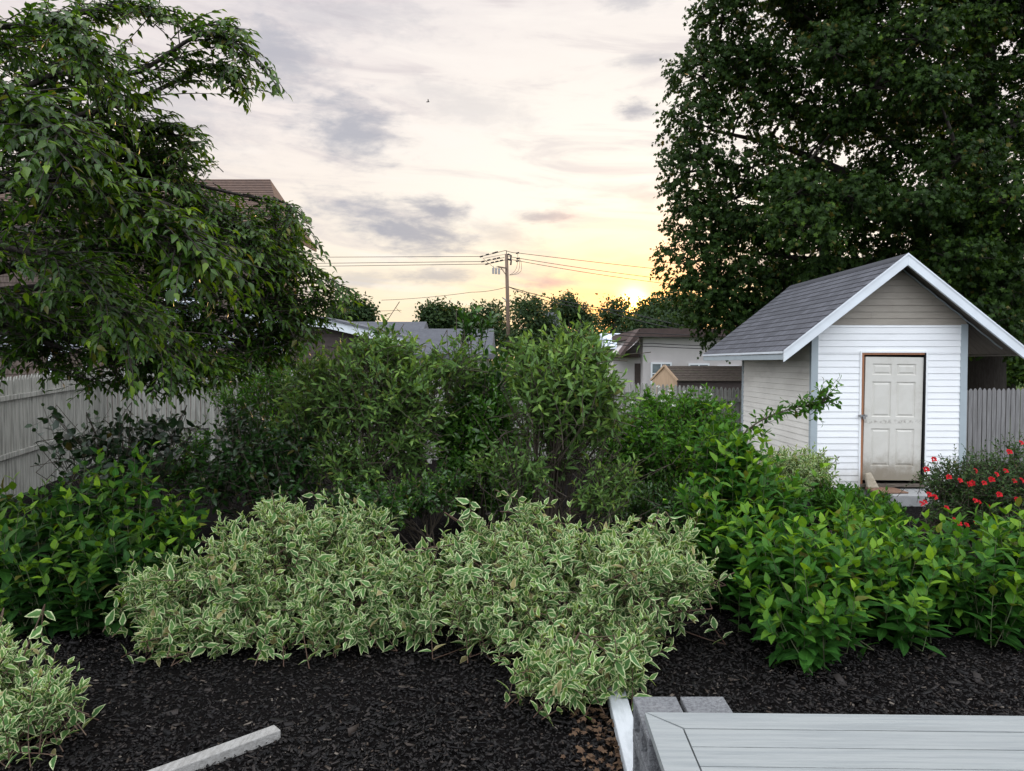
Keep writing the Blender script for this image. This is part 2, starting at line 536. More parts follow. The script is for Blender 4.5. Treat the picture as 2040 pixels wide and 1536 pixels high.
def parent_loc(p):
    l = np.zeros(3)
    while p is not None:
        l += np.array(p.location)
        p = p.parent
    return l


def copy_tree(o, parent=None):
    c = o.copy()
    COL.objects.link(c)
    c.parent = parent
    for ch in list(o.children):
        copy_tree(ch, c)
    return c


# ------------------------------------------------------------------ foliage engine (all numpy)
UP = np.array([0.0, 0.0, 1.0])


def nz(v):
    return v / np.maximum(np.linalg.norm(v, axis=-1, keepdims=True), 1e-9)


def ovate(st, fold=0.25, droop=0.25, tipw=0.0):
    """leaf blade: stations (t, half width); raised sides, drooping tip"""
    V, E, rows = [], [], []
    for t, w in st:
        z = -droop * t * t
        if w <= 0:
            rows.append((len(V),))
            V.append((0, t, z))
            E.append(0.0 if t < 0.5 else 1.0)
        else:
            rows.append((len(V), len(V) + 1, len(V) + 2))
            V += [(-w, t, z + fold * w), (0, t, z), (w, t, z + fold * w)]
            E += [1.0, 0.0, 1.0]
    T = []
    for a, b in zip(rows, rows[1:]):
        if len(a) == 1:
            T += [(a[0], b[1], b[0]), (a[0], b[2], b[1])]
        elif len(b) == 1:
            T += [(a[0], a[1], b[0]), (a[1], a[2], b[0])]
        else:
            for k in (0, 1):
                T += [(a[k], a[k + 1], b[k + 1]), (a[k], b[k + 1], b[k])]
    return np.array(V, float), np.array(T, int), np.array(E, float)


def palmate():
    """five-lobed maple leaf as a fan round its centre"""
    out_ = [(0.0, 0.0), (0.46, 0.04), (0.32, 0.28), (0.62, 0.55), (0.24, 0.62), (0.0, 1.05)]
    pts = out_ + [(-x, y) for x, y in reversed(out_[1:-1])]
    V = [(0.0, 0.36, 0.06)] + [(x, y, -0.10 * abs(x) - 0.12 * y * y) for x, y in pts]
    n = len(pts)
    T = [(0, 1 + i, 1 + (i + 1) % n) for i in range(n)]
    return np.array(V, float), np.array(T, int), np.array([0.3] + [0.8] * n)


TP = {
    'broad': ovate([(0, 0), (0.16, 0.16), (0.42, 0.255), (0.70, 0.17), (1, 0)], 0.28, 0.20),
    'dogwood': ovate([(0, 0), (0.16, 0.14), (0.40, 0.235), (0.72, 0.135), (1, 0)], 0.32, 0.20),
    'cherry': ovate([(0, 0), (0.15, 0.15), (0.40, 0.245), (0.72, 0.155), (1.08, 0)], 0.4, 0.22),
    'narrow': ovate([(0, 0), (0.3, 0.135), (0.65, 0.15), (1, 0)], 0.4, 0.15),
    'oval': ovate([(0, 0), (0.25, 0.19), (0.68, 0.20), (1, 0)], 0.3, 0.18),
    'round': ovate([(0, 0), (0.2, 0.25), (0.6, 0.33), (1, 0)], 0.25, 0.2),
    'small': ovate([(0, 0), (0.5, 0.24), (1, 0)], 0.3, 0.15),
    'maple': palmate(),
}


def part(tp, pos, ax, nr, size, tone, wid=None):
    return dict(tp=tp, pos=pos, ax=ax, nr=nr, size=size, tone=tone, wid=wid)


def mesh_from(name, V, Tr, attrs, mat, smooth=True):
    me = bpy.data.meshes.new(name)
    nv, nt = len(V), len(Tr)
    me.vertices.add(nv)
    me.vertices.foreach_set('co', V.astype(np.float32).ravel())
    k = Tr.shape[1]
    me.loops.add(nt * k)
    me.loops.foreach_set('vertex_index', Tr.astype(np.int32).ravel())
    me.polygons.add(nt)
    me.polygons.foreach_set('loop_start', np.arange(0, nt * k, k, dtype=np.int32))
    me.polygons.foreach_set('loop_total', np.full(nt, k, np.int32))
    if smooth:
        me.polygons.foreach_set('use_smooth', np.ones(nt, bool))
    for an, av in attrs.items():
        a = me.attributes.new(an, 'FLOAT', 'POINT')
        a.data.foreach_set('value', av.astype(np.float32))
    me.materials.append(M[mat])
    me.update(calc_edges=True)
    return me


def leaf_mesh(name, parts, mat, loc):
    VS, TS, TO, ED, RN = [], [], [], [], []
    off = 0
    vr = np.random.default_rng(len(parts) + len(parts[0]['pos']))
    for p in parts:
        V, T, E = TP[p['tp']]
        ax = nz(p['ax'])
        nr = p['nr'] - ax * np.sum(p['nr'] * ax, axis=1, keepdims=True)
        nr = nz(nr)
        sd = np.cross(ax, nr)
        n = len(ax)
        if n == 0:
            continue
        s = (p['size'] * vr.uniform(0.78, 1.1, n))[:, None, None]
        RN.append(np.repeat(vr.uniform(0, 1, n), len(V)))
        w = (p['wid'] if p['wid'] is not None else np.ones(n))[:, None, None]
        vv = p['pos'][:, None] + s * (V[None, :, 0:1] * w * sd[:, None] + V[None, :, 1:2] * ax[:, None] + V[None, :, 2:3] * nr[:, None])
        VS.append(vv.reshape(-1, 3))
        k = len(V)
        TS.append((T[None] + (np.arange(n) * k)[:, None, None] + off).reshape(-1, 3))
        TO.append(np.repeat(p['tone'], k))
        ED.append(np.tile(E, n))
        off += n * k
    return mesh_from(name, np.concatenate(VS) - loc, np.concatenate(TS), dict(tone=np.concatenate(TO), edge=np.concatenate(ED), rnd=np.concatenate(RN)), mat)


def tube_mesh(name, groups, mat, loc, sides=5):
    """groups: list of (paths (S,n,3), r0 (S,), r1 (S,))"""
    VS, QS = [], []
    off = 0
    an = np.arange(sides) * 2 * math.pi / sides
    for P, r0, r1 in groups:
        S, n, _ = P.shape
        t = nz(np.gradient(P, axis=1))
        ref = np.where(np.abs(t[..., 2:3]) > 0.85, np.array([1.0, 0.2, 0.0]), np.array([0.1, 0.2, 1.0]))
        u = nz(np.cross(t, ref))
        v = np.cross(t, u)
        r = r0[:, None] + (r1 - r0)[:, None] * np.linspace(0, 1, n)[None]
        ring = P[:, :, None] + r[:, :, None, None] * (np.cos(an)[None, None, :, None] * u[:, :, None] + np.sin(an)[None, None, :, None] * v[:, :, None])
        VS.append(ring.reshape(-1, 3))
        s_, k_, j_ = np.meshgrid(np.arange(S), np.arange(n - 1), np.arange(sides), indexing='ij')
        a = off + (s_ * n + k_) * sides + j_
        b = off + (s_ * n + k_) * sides + (j_ + 1) % sides
        QS.append(np.stack([a, b, b + sides, a + sides], -1).reshape(-1, 4))
        off += S * n * sides
    return mesh_from(name, np.concatenate(VS) - loc, np.concatenate(QS), {}, mat)


def curve(a, b, c, n):
    """quadratic Bezier from a through control c to b, arrays (S,3)"""
    t = np.linspace(0, 1, n)[None, :, None]
    return a[:, None] * (1 - t) ** 2 + 2 * c[:, None] * t * (1 - t) + b[:, None] * t * t


def grow(rng, p0, d, L, n, bend, tp, size, mode='alt', ang=(75, 25), start=0.12, droop=0.15, upn=0.6,
         tone=(0.25, 0.5), tip=1.0, tipn=1.5, prof=(0.9, 1.0, 0.6), ljit=0.22):
    """leaves along S shoots; returns (leaf part, node paths)"""
    S = len(p0)
    t = start + (1 - start) * np.linspace(0, 1, n) ** 0.85
    L = L[:, None, None]
    tt = t[None, :, None]
    pos = p0[:, None] + d[:, None] * L * tt + bend[:, None] * L * tt * tt
    tan = nz(d[:, None] + 2 * bend[:, None] * tt)
    ref = rng.normal(size=(S, 1, 3))
    u = nz(np.cross(tan, ref + 0 * tan))
    if mode == 'dist':
        u = nz(np.cross(tan, UP + 0.15 * rng.normal(size=(S, 1, 3)) + 0 * tan))
    v = np.cross(u, tan)
    if mode == 'dist':
        v = np.where(v[..., 2:3] < 0, -v, v)
    ph = rng.uniform(0, 6.28, (S, 1))
    k = np.arange(n)[None]
    reps = 2 if mode in ('opp', 'dist2') else 1
    out_p = []
    a = np.radians(ang[0] + (ang[1] - ang[0]) * t)[None, :]
    for q in range(reps):
        if mode == 'opp':
            phi = ph + k * math.pi / 2 + q * math.pi
        elif mode == 'dist':
            phi = (k % 2) * math.pi + rng.normal(0, 0.35, (S, n))
        else:
            phi = ph + k * 2.4
        rad = np.cos(phi)[..., None] * u + np.sin(phi)[..., None] * v
        aa = a + rng.normal(0, 0.18, (S, n))
        ax = np.cos(aa)[..., None] * tan + np.sin(aa)[..., None] * rad - droop * UP + ljit * rng.normal(size=(S, n, 3))
        nr = np.sin(aa)[..., None] * tan - np.cos(aa)[..., None] * rad + upn * UP + 0.3 * rng.normal(size=(S, n, 3))
        if mode == 'dist':
            nr = v + upn * UP + 0.35 * rng.normal(size=(S, n, 3))
        pr = np.interp(t, [0, 0.5, 1], prof)[None]
        sz = size * pr * rng.uniform(0.78, 1.15, (S, n))
        to = rng.uniform(tone[0], tone[1], (S, n)) + (tip - tone[1]) * (t[None] ** (2.2 * tipn)) * rng.uniform(0.35, 1.0, (S, 1))
        out_p.append(part(tp, pos.reshape(-1, 3), ax.reshape(-1, 3), nr.reshape(-1, 3), sz.ravel(), np.clip(to, 0, 1).ravel()))
    r = {k2: (out_p[0][k2] if k2 == 'tp' or out_p[0][k2] is None else np.concatenate([o[k2] for o in out_p])) for k2 in out_p[0]}
    full = np.linspace(0, 1, max(3, min(n, 6)))[None, :, None]
    path = p0[:, None] + d[:, None] * L * full + bend[:, None] * L * full * full
    return r, path


def ell(px, py, D, rx, ry, ryd):
    return at(px, py, D), np.array([rx * D / F, ryd, ry * D / F])


def in_ells(rng, ells, n, shell=0.5):
    """n points in a union of ellipsoids, biased to the skin; returns points and outward directions"""
    vol = np.array([np.prod(e[1]) ** 0.75 for e in ells])
    idx = rng.choice(len(ells), n, p=vol / vol.sum())
    c = np.array([e[0] for e in ells])[idx]
    r = np.array([e[1] for e in ells])[idx]
    v = nz(rng.normal(size=(n, 3)))
    rad = shell + (1 - shell) * rng.uniform(0, 1, n) ** 0.6
    return c + v * r * rad[:, None], nz(v / r), rad


def keep_part(p, mask):
    return {k: (v if k == 'tp' or v is None else v[mask]) for k, v in p.items()}


def shrub(seed, name, label, base, ells, n, mat, tp, size, stem='twig', mode='alt', nodes=7, L=(0.25, 0.45), outw=0.6, upw=0.7,
          jit=0.35, bend=0.0, group=None, mains=12, cat='shrub', shell=0.45, stem_r=0.007, zmin=0.05, spread=0.32, extra=None, leafname='foliage', **gk):
    rng = np.random.default_rng(seed)
    base = np.array([base[0], base[1], 0.0])
    pt, ow, rad = in_ells(rng, ells, n, shell)
    d = nz(ow * outw + UP * upw + jit * rng.normal(size=(n, 3)))
    Ls = rng.uniform(L[0], L[1], n)
    p0 = pt - d * Ls[:, None]
    p0[:, 2] = np.maximum(p0[:, 2], 0.04)
    b = np.tile(np.array([0, 0, bend]), (n, 1)) + 0.12 * rng.normal(size=(n, 3))
    keep = pt[:, 2] > zmin
    p0, d, Ls, b = p0[keep], d[keep], Ls[keep], b[keep]
    leaves, path = grow(rng, p0, d, Ls, nodes, b, tp, size, mode, **gk)
    parts = [keep_part(leaves, leaves['pos'][:, 2] > zmin * 0.7)]
    tubes = [(path, np.full(len(p0), stem_r * 0.55), np.full(len(p0), stem_r * 0.25))]
    sel = rng.choice(len(p0), min(mains, len(p0)), replace=False)
    e = p0[sel]
    s = base + np.c_[rng.normal(0, 0.09, len(sel)), rng.normal(0, 0.09, len(sel)), np.zeros(len(sel)) - 0.02]
    c = s * (1 - spread) + e * spread
    c[:, 2] = e[:, 2] * 0.62
    tubes.append((curve(s, e, c, 8), np.full(len(sel), stem_r * 1.5), np.full(len(sel), stem_r * 0.6)))
    # lesser stems tie the other shoots to the nearest main stem end
    oth = rng.choice(len(p0), min(len(p0), mains * 5), replace=False)
    dd = ((p0[oth][:, None] - e[None]) ** 2).sum(-1)
    near = dd.argmin(1)
    t6 = rng.uniform(0.4, 0.8, len(oth))[:, None]
    mid = s[near] * (1 - t6) ** 2 + 2 * c[near] * t6 * (1 - t6) + e[near] * t6 ** 2
    cc = (mid + p0[oth]) / 2 + np.array([0, 0, -0.04])
    tubes.append((curve(mid, p0[oth], cc, 5), np.full(len(oth), stem_r * 0.8), np.full(len(oth), stem_r * 0.45)))
    root = thing(name, label, cat, base, group)
    if extra:
        extra(rng, root, p0 + d * Ls[:, None], parts, tubes)
    put(bpy.data.objects.new(leafname, leaf_mesh(leafname, parts, mat, base)), root)
    put(bpy.data.objects.new('stem', tube_mesh('stem', tubes, stem, base, 4)), root)
    return root


# ------------------------------------------------------------------ ground
def ground():
    xs = np.unique(np.concatenate([np.linspace(-400, -14, 8), np.linspace(-14, 14, 85), np.linspace(14, 400, 8)]))
    ys = np.unique(np.concatenate([np.linspace(-60, 2, 8), np.linspace(2, 17, 60), np.linspace(17, 900, 10)]))
    X, Y = np.meshgrid(xs, ys, indexing='ij')
    rng = np.random.default_rng(5)
    Z = np.zeros_like(X)
    for k in range(14):
        fx, fy, p = rng.uniform(-3, 3), rng.uniform(-3, 3), rng.uniform(0, 6)
        Z += 0.0045 * np.sin(fx * X + fy * Y + p)
    Z *= (np.abs(X) < 14) & (Y > 2) & (Y < 17)
    V = np.stack([X, Y, Z], -1).reshape(-1, 3)
    nx, ny = X.shape
    i, j = np.meshgrid(np.arange(nx - 1), np.arange(ny - 1), indexing='ij')
    a = i * ny + j
    Q = np.stack([a, a + ny, a + ny + 1, a + 1], -1).reshape(-1, 4)
    put(bpy.data.objects.new('ground', mesh_from('ground', V, Q, {}, 'mulch')), kind='structure')

    # loose bark chips lying on it, thickest where the bed is bare
    n = 84000
    y = 3.0 + 4.2 * rng.uniform(0, 1, n) ** 1.25
    x = rng.uniform(-0.88, 0.98, n) * y
    far = rng.uniform(0, 1, n) < 0.12
    y[far] = rng.uniform(7, 11.5, far.sum())
    x[far] = rng.uniform(-0.35, 0.72, far.sum()) * y[far]
    ln = rng.lognormal(math.log(0.022), 0.50, n)
    wd = ln * rng.uniform(0.2, 0.5, n)
    th = rng.uniform(0.002, 0.006, n)
    yaw = rng.uniform(0, 6.28, n)
    ax = np.stack([np.cos(yaw), np.sin(yaw), rng.normal(0, 0.28, n)], -1)
    ax = nz(ax)
    nr = nz(UP + 0.42 * rng.normal(size=(n, 3)))
    nr = nz(nr - ax * (nr * ax).sum(1, keepdims=True))
    sd = np.cross(ax, nr)
    c = np.stack([x, y, rng.uniform(0.006, 0.026, n)], -1)
    jag = rng.uniform(0.55, 1.0, (n, 4))
    V = []
    for h in (-1, 1):
        for q, (p, w) in enumerate(((-1, -1), (1, -1), (1, 1), (-1, 1))):
            V.append(c + ax * (ln * 0.5 * p * jag[:, q])[:, None] + sd * (wd * 0.5 * w * jag[:, (q + 1) % 4])[:, None] + nr * (th * 0.5 * h)[:, None])
    V = np.stack(V, 1).reshape(-1, 3)
    q = np.array([(4, 5, 6, 7), (0, 1, 5, 4), (1, 2, 6, 5), (2, 3, 7, 6), (3, 0, 4, 7)])
    Q = (q[None] + (np.arange(n) * 8)[:, None, None]).reshape(-1, 4)
    tone = np.repeat(np.clip(rng.beta(1.5, 2.2, n) + (rng.uniform(0, 1, n) < 0.02) * 0.5, 0, 1), 8)
    put(bpy.data.objects.new('mulch', mesh_from('mulch', V, Q, dict(tone=tone), 'chip', False)), None,
        'loose black bark mulch chips spread over the garden bed', 'mulch', kind='stuff')


ground()


def litter():
    rng = np.random.default_rng(31)
    n = 260
    p = np.stack([0.66 - np.abs(rng.normal(0, 0.16, n)), rng.uniform(3.5, 4.4, n), rng.uniform(0.02, 0.06, n)], -1)
    p[:, 0] = np.minimum(p[:, 0], 0.66 - 0.02)
    q = part('maple', p, rng.normal(size=(n, 3)) * [1, 1, 0.25], UP + 0.5 * rng.normal(size=(n, 3)), rng.uniform(0.018, 0.045, n), rng.uniform(0, 1, n))
    put(bpy.data.objects.new('fallen_leaves', leaf_mesh('fallen_leaves', [q], 'brown_leaf', np.zeros(3))), None,
        'dry brown fallen leaves heaped along the white board on the mulch', 'fallen leaves', kind='stuff')
    for k, (px, py, lab) in enumerate([(567, 1478, 'curled orange leaf lying at the end of the grey timber'),
                                       (563, 1522, 'small reddish leaf lying on the mulch below the grey timber'),
                                       (885, 1497, 'pale tan leaf lying on the open mulch in the middle')]):
        D = 2.13 * F / (py - 722)
        c = at(px, py, D)
        q = part('round', c[None], np.array([[math.cos(k * 2), math.sin(k * 2), 0.15]]), np.array([[0.2, -0.4, 1.0]]), np.array([0.055]), np.array([0.5]))
        put(bpy.data.objects.new('fallen_leaf', leaf_mesh('fallen_leaf', [q], 'brown_leaf', np.zeros(3))), None, lab, 'leaf', 'single leaves on the mulch')


litter()

# ------------------------------------------------------------------ deck, blocks, boards
DX, DYF, DZ = 0.59, 3.18, 0.60           # far left corner of the deck top


def deck():
    t = thing('wooden_deck', 'low pale grey painted wooden deck with mitred border boards', 'deck', (DX, DYF, 0))
    a = math.radians(-1.2)
    t.rotation_euler = (0, 0, a)
    w, L, g, th = 0.142, 4.2, 0.006, 0.038
    drng = np.random.default_rng(8)

    def board(pts, nm='board'):
        m = MB()
        dz_ = drng.uniform(-0.0025, 0.0)
        m.prism([(p[0] + DX, p[1] + DYF) for p in pts], 2, DZ - th + dz_, DZ + dz_)
        m.build(nm, 'deck', t, 0.004)
    board([(0, -2.6), (w - g, -2.6), (w - g, -w + g * 1.2 - g), (0, 0)], 'border_board')
    board([(g, 0), (w + g, -w + 0.003), (L, -w + 0.003), (L, 0)], 'border_board')
    y = -w - 0.004
    while y > -2.5:
        j0, j1 = drng.uniform(-0.0025, 0.0025, 2)
        board([(w + 0.001, y - 0.137 + j0), (L, y - 0.137 + j1), (L, y), (w + 0.001, y)])
        y -= 0.142
    m = MB()
    for yy in (-0.14, -1.0, -1.9, -2.5):
        m.box(DX + 0.14, DX + L, DYF + yy - 0.04, DYF + yy, DZ - th - 0.142, DZ - th - 0.002)
    m.build('joist', 'deck', t, 0.003)


deck()


def cinder(x, y, z):
    """hollow block laid on its side, its two cores running across the deck edge"""
    m = MB()
    lx, ly, lz, w = 0.205, 0.39, 0.186, 0.034
    x0, y0, z0 = x, y, z
    m.box(x0, x0 + lx, y0, y0 + ly, z0, z0 + w)
    m.box(x0, x0 + lx, y0, y0 + ly, z0 + lz - w, z0 + lz)
    for k in (0, (ly - w) / 2, ly - w):
        m.box(x0 + 0.0015, x0 + lx - 0.0015, y0 + k + (0.0015 if k == 0 else 0), y0 + k + w - (0.0015 if k > 0.3 else 0), z0 + w, z0 + lz - w)
    return m


BL = {(0, 2): 'rough grey concrete block at the deck corner, topmost of the left stack',
      (0, 1): 'concrete block in the middle of the left stack under the deck corner',
      (0, 0): 'concrete block standing on the mulch at the foot of the left stack',
      (1, 2): 'rough grey concrete block behind the deck edge, topmost of the right stack',
      (1, 1): 'concrete block in the middle of the right stack under the deck edge',
      (1, 0): 'concrete block standing on the mulch at the foot of the right stack'}
for (i, k), lab in BL.items():
    cinder(0.575 + 0.225 * i, 3.025, 0.002 + 0.187 * k).build('concrete_block', 'block', None, 0.005, label=lab, cat='concrete block', group='concrete blocks stacked under the deck')
for k in range(3):
    cinder(0.60, 2.35, 0.002 + 0.187 * k).build('concrete_block', 'block', None, 0.005,
        label=('concrete block nearest the viewer under the deck side, ' + ('bottom', 'middle', 'top')[k] + ' of its stack'), cat='concrete block', group='concrete blocks stacked under the deck')

m = MB()
pa, pb = at(1229, 1392, 4.48), at(1266, 1536, 3.70)
pa[2] = pb[2] = 0.055
dirv = (pb - pa) / np.linalg.norm(pb - pa)
m.bar(pa - dirv * 0.10, pb + dirv * 0.9, 0.115, 0.075)
m.build('white_board', 'white_board', None, 0.008, label='long white painted board lying on the mulch beside the deck', cat='board')
m = MB()
pa, pb = at(553, 1462, 4.1), at(330, 1545, 3.68)
pa[2] = pb[2] = 0.035
m.bar(pa, pb + (pb - pa) * 0.9, 0.085, 0.06)
m.build('timber', 'weathered_board', None, 0.006, label='weathered pale grey timber lying slanting on the bare mulch', cat='timber')


# ------------------------------------------------------------------ shed
SX0, SX1, SY0, SY1 = 4.70, 7.10, 11.40, 14.80
EZ, RZ, RX, EXL, EXR = 2.32, 3.78, 5.96, 4.11, 7.81
RY0, RY1 = 11.05, 15.65
SLOPE = (RZ - EZ) / (RX - EXL)


def siding(m, a, b, z0, z1, h, nrm, depth=0.014):
    """lapped courses between plan points a and b"""
    a, b, n = np.array([*a, 0.0]), np.array([*b, 0.0]), np.array([*nrm, 0.0])
    z = z0
    while z < z1 - 1e-4:
        t = min(z + h, z1)
        zz = lambda p, k, o: p + n * o + UP * k
        m.poly([zz(a, z, depth), zz(b, z, depth), zz(b, t - 0.004, 0.003), zz(a, t - 0.004, 0.003)])
        m.poly([zz(a, t - 0.004, 0.003), zz(b, t - 0.004, 0.003), zz(b, t, 0.0), zz(a, t, 0.0)])
        m.poly([zz(a, z, 0.0), zz(b, z, 0.0), zz(b, z, depth), zz(a, z, depth)])
        z = t


def shed():
    t = thing('garden_shed', 'white clapboard garden shed with dark gable roof and dirty panelled door', 'shed', (RX, SY0, 0))
    dx0, dx1, dz0, dz1 = at(1712, 968, SY0)[0], at(1839, 968, SY0)[0], 0.24, at(1775, 703, SY0)[2]
    # inner core so no light leaks through
    m = MB()
    m.box(SX0 + 0.03, dx0 - 0.03, SY0 + 0.03, SY0 + 0.08, 0.16, 2.70)
    m.box(dx1 + 0.03, SX1 - 0.03, SY0 + 0.03, SY0 + 0.08, 0.16, 2.70)
    m.box(SX0 + 0.03, SX0 + 0.08, SY0 + 0.08, SY1 - 0.03, 0.16, 2.70)
    m.box(SX1 - 0.08, SX1 - 0.03, SY0 + 0.08, SY1 - 0.03, 0.16, 2.70)
    m.box(SX0 + 0.03, SX1 - 0.03, SY1 - 0.03, SY1, 0.16, 2.70)
    m.box(SX0 + 0.08, SX1 - 0.08, SY0 + 0.5, SY0 + 0.53, 0.16, 2.70)
    m.build('inner_wall', 'dark', t)
    m = MB()
    siding(m, (SX0, SY0), (dx0, SY0), 0.18, dz1, 0.1, (0, -1))
    siding(m, (dx1, SY0), (SX1, SY0), 0.18, dz1, 0.1, (0, -1))
    siding(m, (SX0, SY0), (SX1, SY0), dz1, 2.735, 0.1, (0, -1))
    m.build('front_wall', 'vinyl', t)
    m = MB()
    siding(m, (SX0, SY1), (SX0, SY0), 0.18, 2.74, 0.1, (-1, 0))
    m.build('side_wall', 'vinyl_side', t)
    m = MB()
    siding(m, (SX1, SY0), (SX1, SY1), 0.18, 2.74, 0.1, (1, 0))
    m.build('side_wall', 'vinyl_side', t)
    # gable with wider tan boards and a few butt joints
    m = MB()
    z = 2.735
    k = 0
    while z < RZ - 0.12:
        z2 = min(z + 0.102, RZ - 0.10)
        hw = lambda q: max(0.02, (RZ - 0.07 - q) / SLOPE - 0.0)
        l0, r0, l1, r1 = RX - hw(z), RX + hw(z), RX - hw(z2), RX + hw(z2)
        l0, r0, l1, r1 = max(l0, SX0 - 0.02), min(r0, SX1 + 0.02), max(l1, SX0 - 0.02), min(r1, SX1 + 0.02)
        cut = min(max([RX - 0.62, RX - 0.35, RX - 0.02, RX + 0.6, RX - 0.3][k % 5], l1 + 0.02), r1 - 0.02)
        y_ = SY0 - 0.012
        for a0, a1, b0, b1 in ((l0, cut, l1, cut), (cut + 0.004, r0, cut + 0.004, r1)):
            if a1 - a0 < 0.05 or b1 - b0 < 0.02:
                continue
            m.poly([(a0, y_, z), (a1, y_, z), (b1, y_ + 0.010, z2 - 0.003), (b0, y_ + 0.010, z2 - 0.003)])
            m.poly([(a0, y_ + 0.02, z), (a1, y_ + 0.02, z), (a1, y_, z), (a0, y_, z)])
        z = z2
        k += 1
    m.prism([(SX0, 2.70), (SX1, 2.70), (RX, RZ - 0.08)], 1, SY0 + 0.006, SY0 + 0.03)
    m.build('gable', 'tan_siding', t)
    m = MB()
    m.prism([(SX0, 2.70), (SX1, 2.70), (RX, RZ - 0.08)], 1, SY1 - 0.02, SY1)
    m.build('gable', 'tan_siding', t)
    # corner posts
    for x0, x1, y0, y1 in ((SX0 - 0.022, SX0 + 0.085, SY0 - 0.022, SY0 + 0.05), (SX1 - 0.085, SX1 + 0.022, SY0 - 0.022, SY0 + 0.05),
                           (SX0 - 0.022, SX0 + 0.03, SY1 - 0.06, SY1 + 0.02)):
        m = MB()
        m.box(x0, x1, y0, y1, 0.16, 2.745)
        m.build('corner_trim', 'trim', t, 0.004)
    # roof: two slabs with stepped shingle courses
    rf = MB()
    for sgn, ex in ((-1, EXL), (1, EXR)):
        n = int(abs(ex - RX) * math.hypot(1, SLOPE) / 0.14)
        for k in range(n):
            u0, u1 = k / n, (k + 1) / n
            xa, za = ex + (RX - ex) * u0, EZ + (RZ - EZ) * u0
            xb, zb = ex + (RX - ex) * u1, EZ + (RZ - EZ) * u1
            nx, nzv = sgn * SLOPE / math.hypot(1, SLOPE), 1 / math.hypot(1, SLOPE)
            th = 0.006
            A = [(xa + nx * th, RY0 - 0.02, za + nzv * th), (xa + nx * th, RY1, za + nzv * th), (xb, RY1, zb), (xb, RY0 - 0.02, zb)]
            uvs = [(0, k * 0.14), (RY1 - RY0, k * 0.14), (RY1 - RY0, k * 0.14 + 0.139), (0, k * 0.14 + 0.139)]
            if sgn > 0:
                A, uvs = A[::-1], uvs[::-1]
            rf.poly(A, uvs)
            rf.poly([(xa, RY0 - 0.02, za), (xa, RY1, za), (xa + nx * th, RY1, za + nzv * th), (xa + nx * th, RY0 - 0.02, za + nzv * th)],
                    [(0, 0), (0.01, 0), (0.01, 0.01), (0, 0.01)])
    rf.prism([(RX - 0.10, RZ - 0.066), (RX, RZ + 0.014), (RX + 0.10, RZ - 0.066), (RX, RZ + 0.004)], 1, RY0 - 0.02, RY1)
    ro = rf.build('roof', 'shed_shingle', t, uv=True)
    # sheathing and soffit boards below
    m = MB()
    for sgn, ex in ((-1, EXL), (1, EXR)):
        k, yy = 0, RY0
        while yy < RY1 - 0.01:
            y2 = min(yy + 0.115, RY1)
            dz_ = 0.002 * (k % 2)
            m.hexa([(ex, yy, EZ - 0.040 - dz_), (RX, yy, RZ - 0.040 - dz_), (RX, y2 - 0.006, RZ - 0.040 - dz_), (ex, y2 - 0.006, EZ - 0.040 - dz_),
                    (ex, yy, EZ - 0.003), (RX, yy, RZ - 0.003), (RX, y2 - 0.006, RZ - 0.003), (ex, y2 - 0.006, EZ - 0.003)])
            yy = y2
            k += 1
    m.build('soffit', 'soffit', ro)
    # rake fascia boards on the front
    for ex in (EXL, EXR):
        m = MB()
        o = 0.0 if ex < RX else 0.003
        m.hexa([(ex, RY0 - 0.045 - o, EZ - 0.165), (RX, RY0 - 0.045 - o, RZ - 0.165), (RX, RY0 - 0.004, RZ - 0.165), (ex, RY0 - 0.004, EZ - 0.165),
                (ex, RY0 - 0.045 - o, EZ + 0.004), (RX, RY0 - 0.045 - o, RZ + 0.004), (RX, RY0 - 0.004, RZ + 0.004), (ex, RY0 - 0.004, EZ + 0.004)])
        m.build('fascia', 'fascia', ro, 0.004)
        m = MB()      # bright metal drip strip along its upper edge
        m.hexa([(ex, RY0 - 0.056, EZ - 0.012), (RX, RY0 - 0.056, RZ - 0.012), (RX, RY0 - 0.046 - o, RZ - 0.012), (ex, RY0 - 0.046 - o, EZ - 0.012),
                (ex, RY0 - 0.056, EZ + 0.018), (RX, RY0 - 0.056, RZ + 0.018), (RX, RY0 - 0.046 - o, RZ + 0.018), (ex, RY0 - 0.046 - o, EZ + 0.018)])
        m.build('drip_edge', 'fascia', ro)
    for ex, s in ((EXL, -1), (EXR, 1)):
        m = MB()
        m.box(min(ex, ex - s * 0.022), max(ex, ex - s * 0.022), RY0, RY1, EZ - (0.13 if s < 0 else 0.07), EZ - 0.045)
        m.build('eave_board', 'trim' if s < 0 else 'soffit', ro, 0.003)
        m = MB()
        m.box(min(ex + s * 0.004, ex + s * 0.018), max(ex + s * 0.004, ex + s * 0.018), RY0, RY1, EZ - 0.034, EZ + 0.001)
        m.build('drip_edge', 'fascia', ro)
    # ragged caulk line where the gable meets the right soffit
    m = MB()
    pts = [(RX + 0.08 + k * 0.115, SY0 - 0.03, RZ - 0.085 - (0.08 + k * 0.115) * SLOPE - 0.01 * (k % 2)) for k in range(15)]
    m.tube(pts, 0.012, 5)
    m.build('gable_bead', 'trim', t)
    # door opening: raw left jamb, the door standing a little askew
    m = MB()
    m.box(dx0, dx0 + 0.035, SY0 - 0.025, SY0 + 0.09, dz0, dz1)
    m.build('jamb_or_gap_shade', 'raw_wood', t, 0.002)
    m = MB()
    m.box(dx1 - 0.022, dx1, SY0 - 0.025, SY0 + 0.09, dz0, dz1)
    m.build('jamb_or_gap_shade', 'dark', t, 0.002)  # dark strip standing in for the shaded gap right of the door
    m = MB()
    m.box(dx0 + 0.035, dx1 - 0.022, SY0 - 0.02, SY0 + 0.09, dz1 - 0.03, dz1)
    m.build('lintel', 'raw_wood', t, 0.002)
    m = MB()
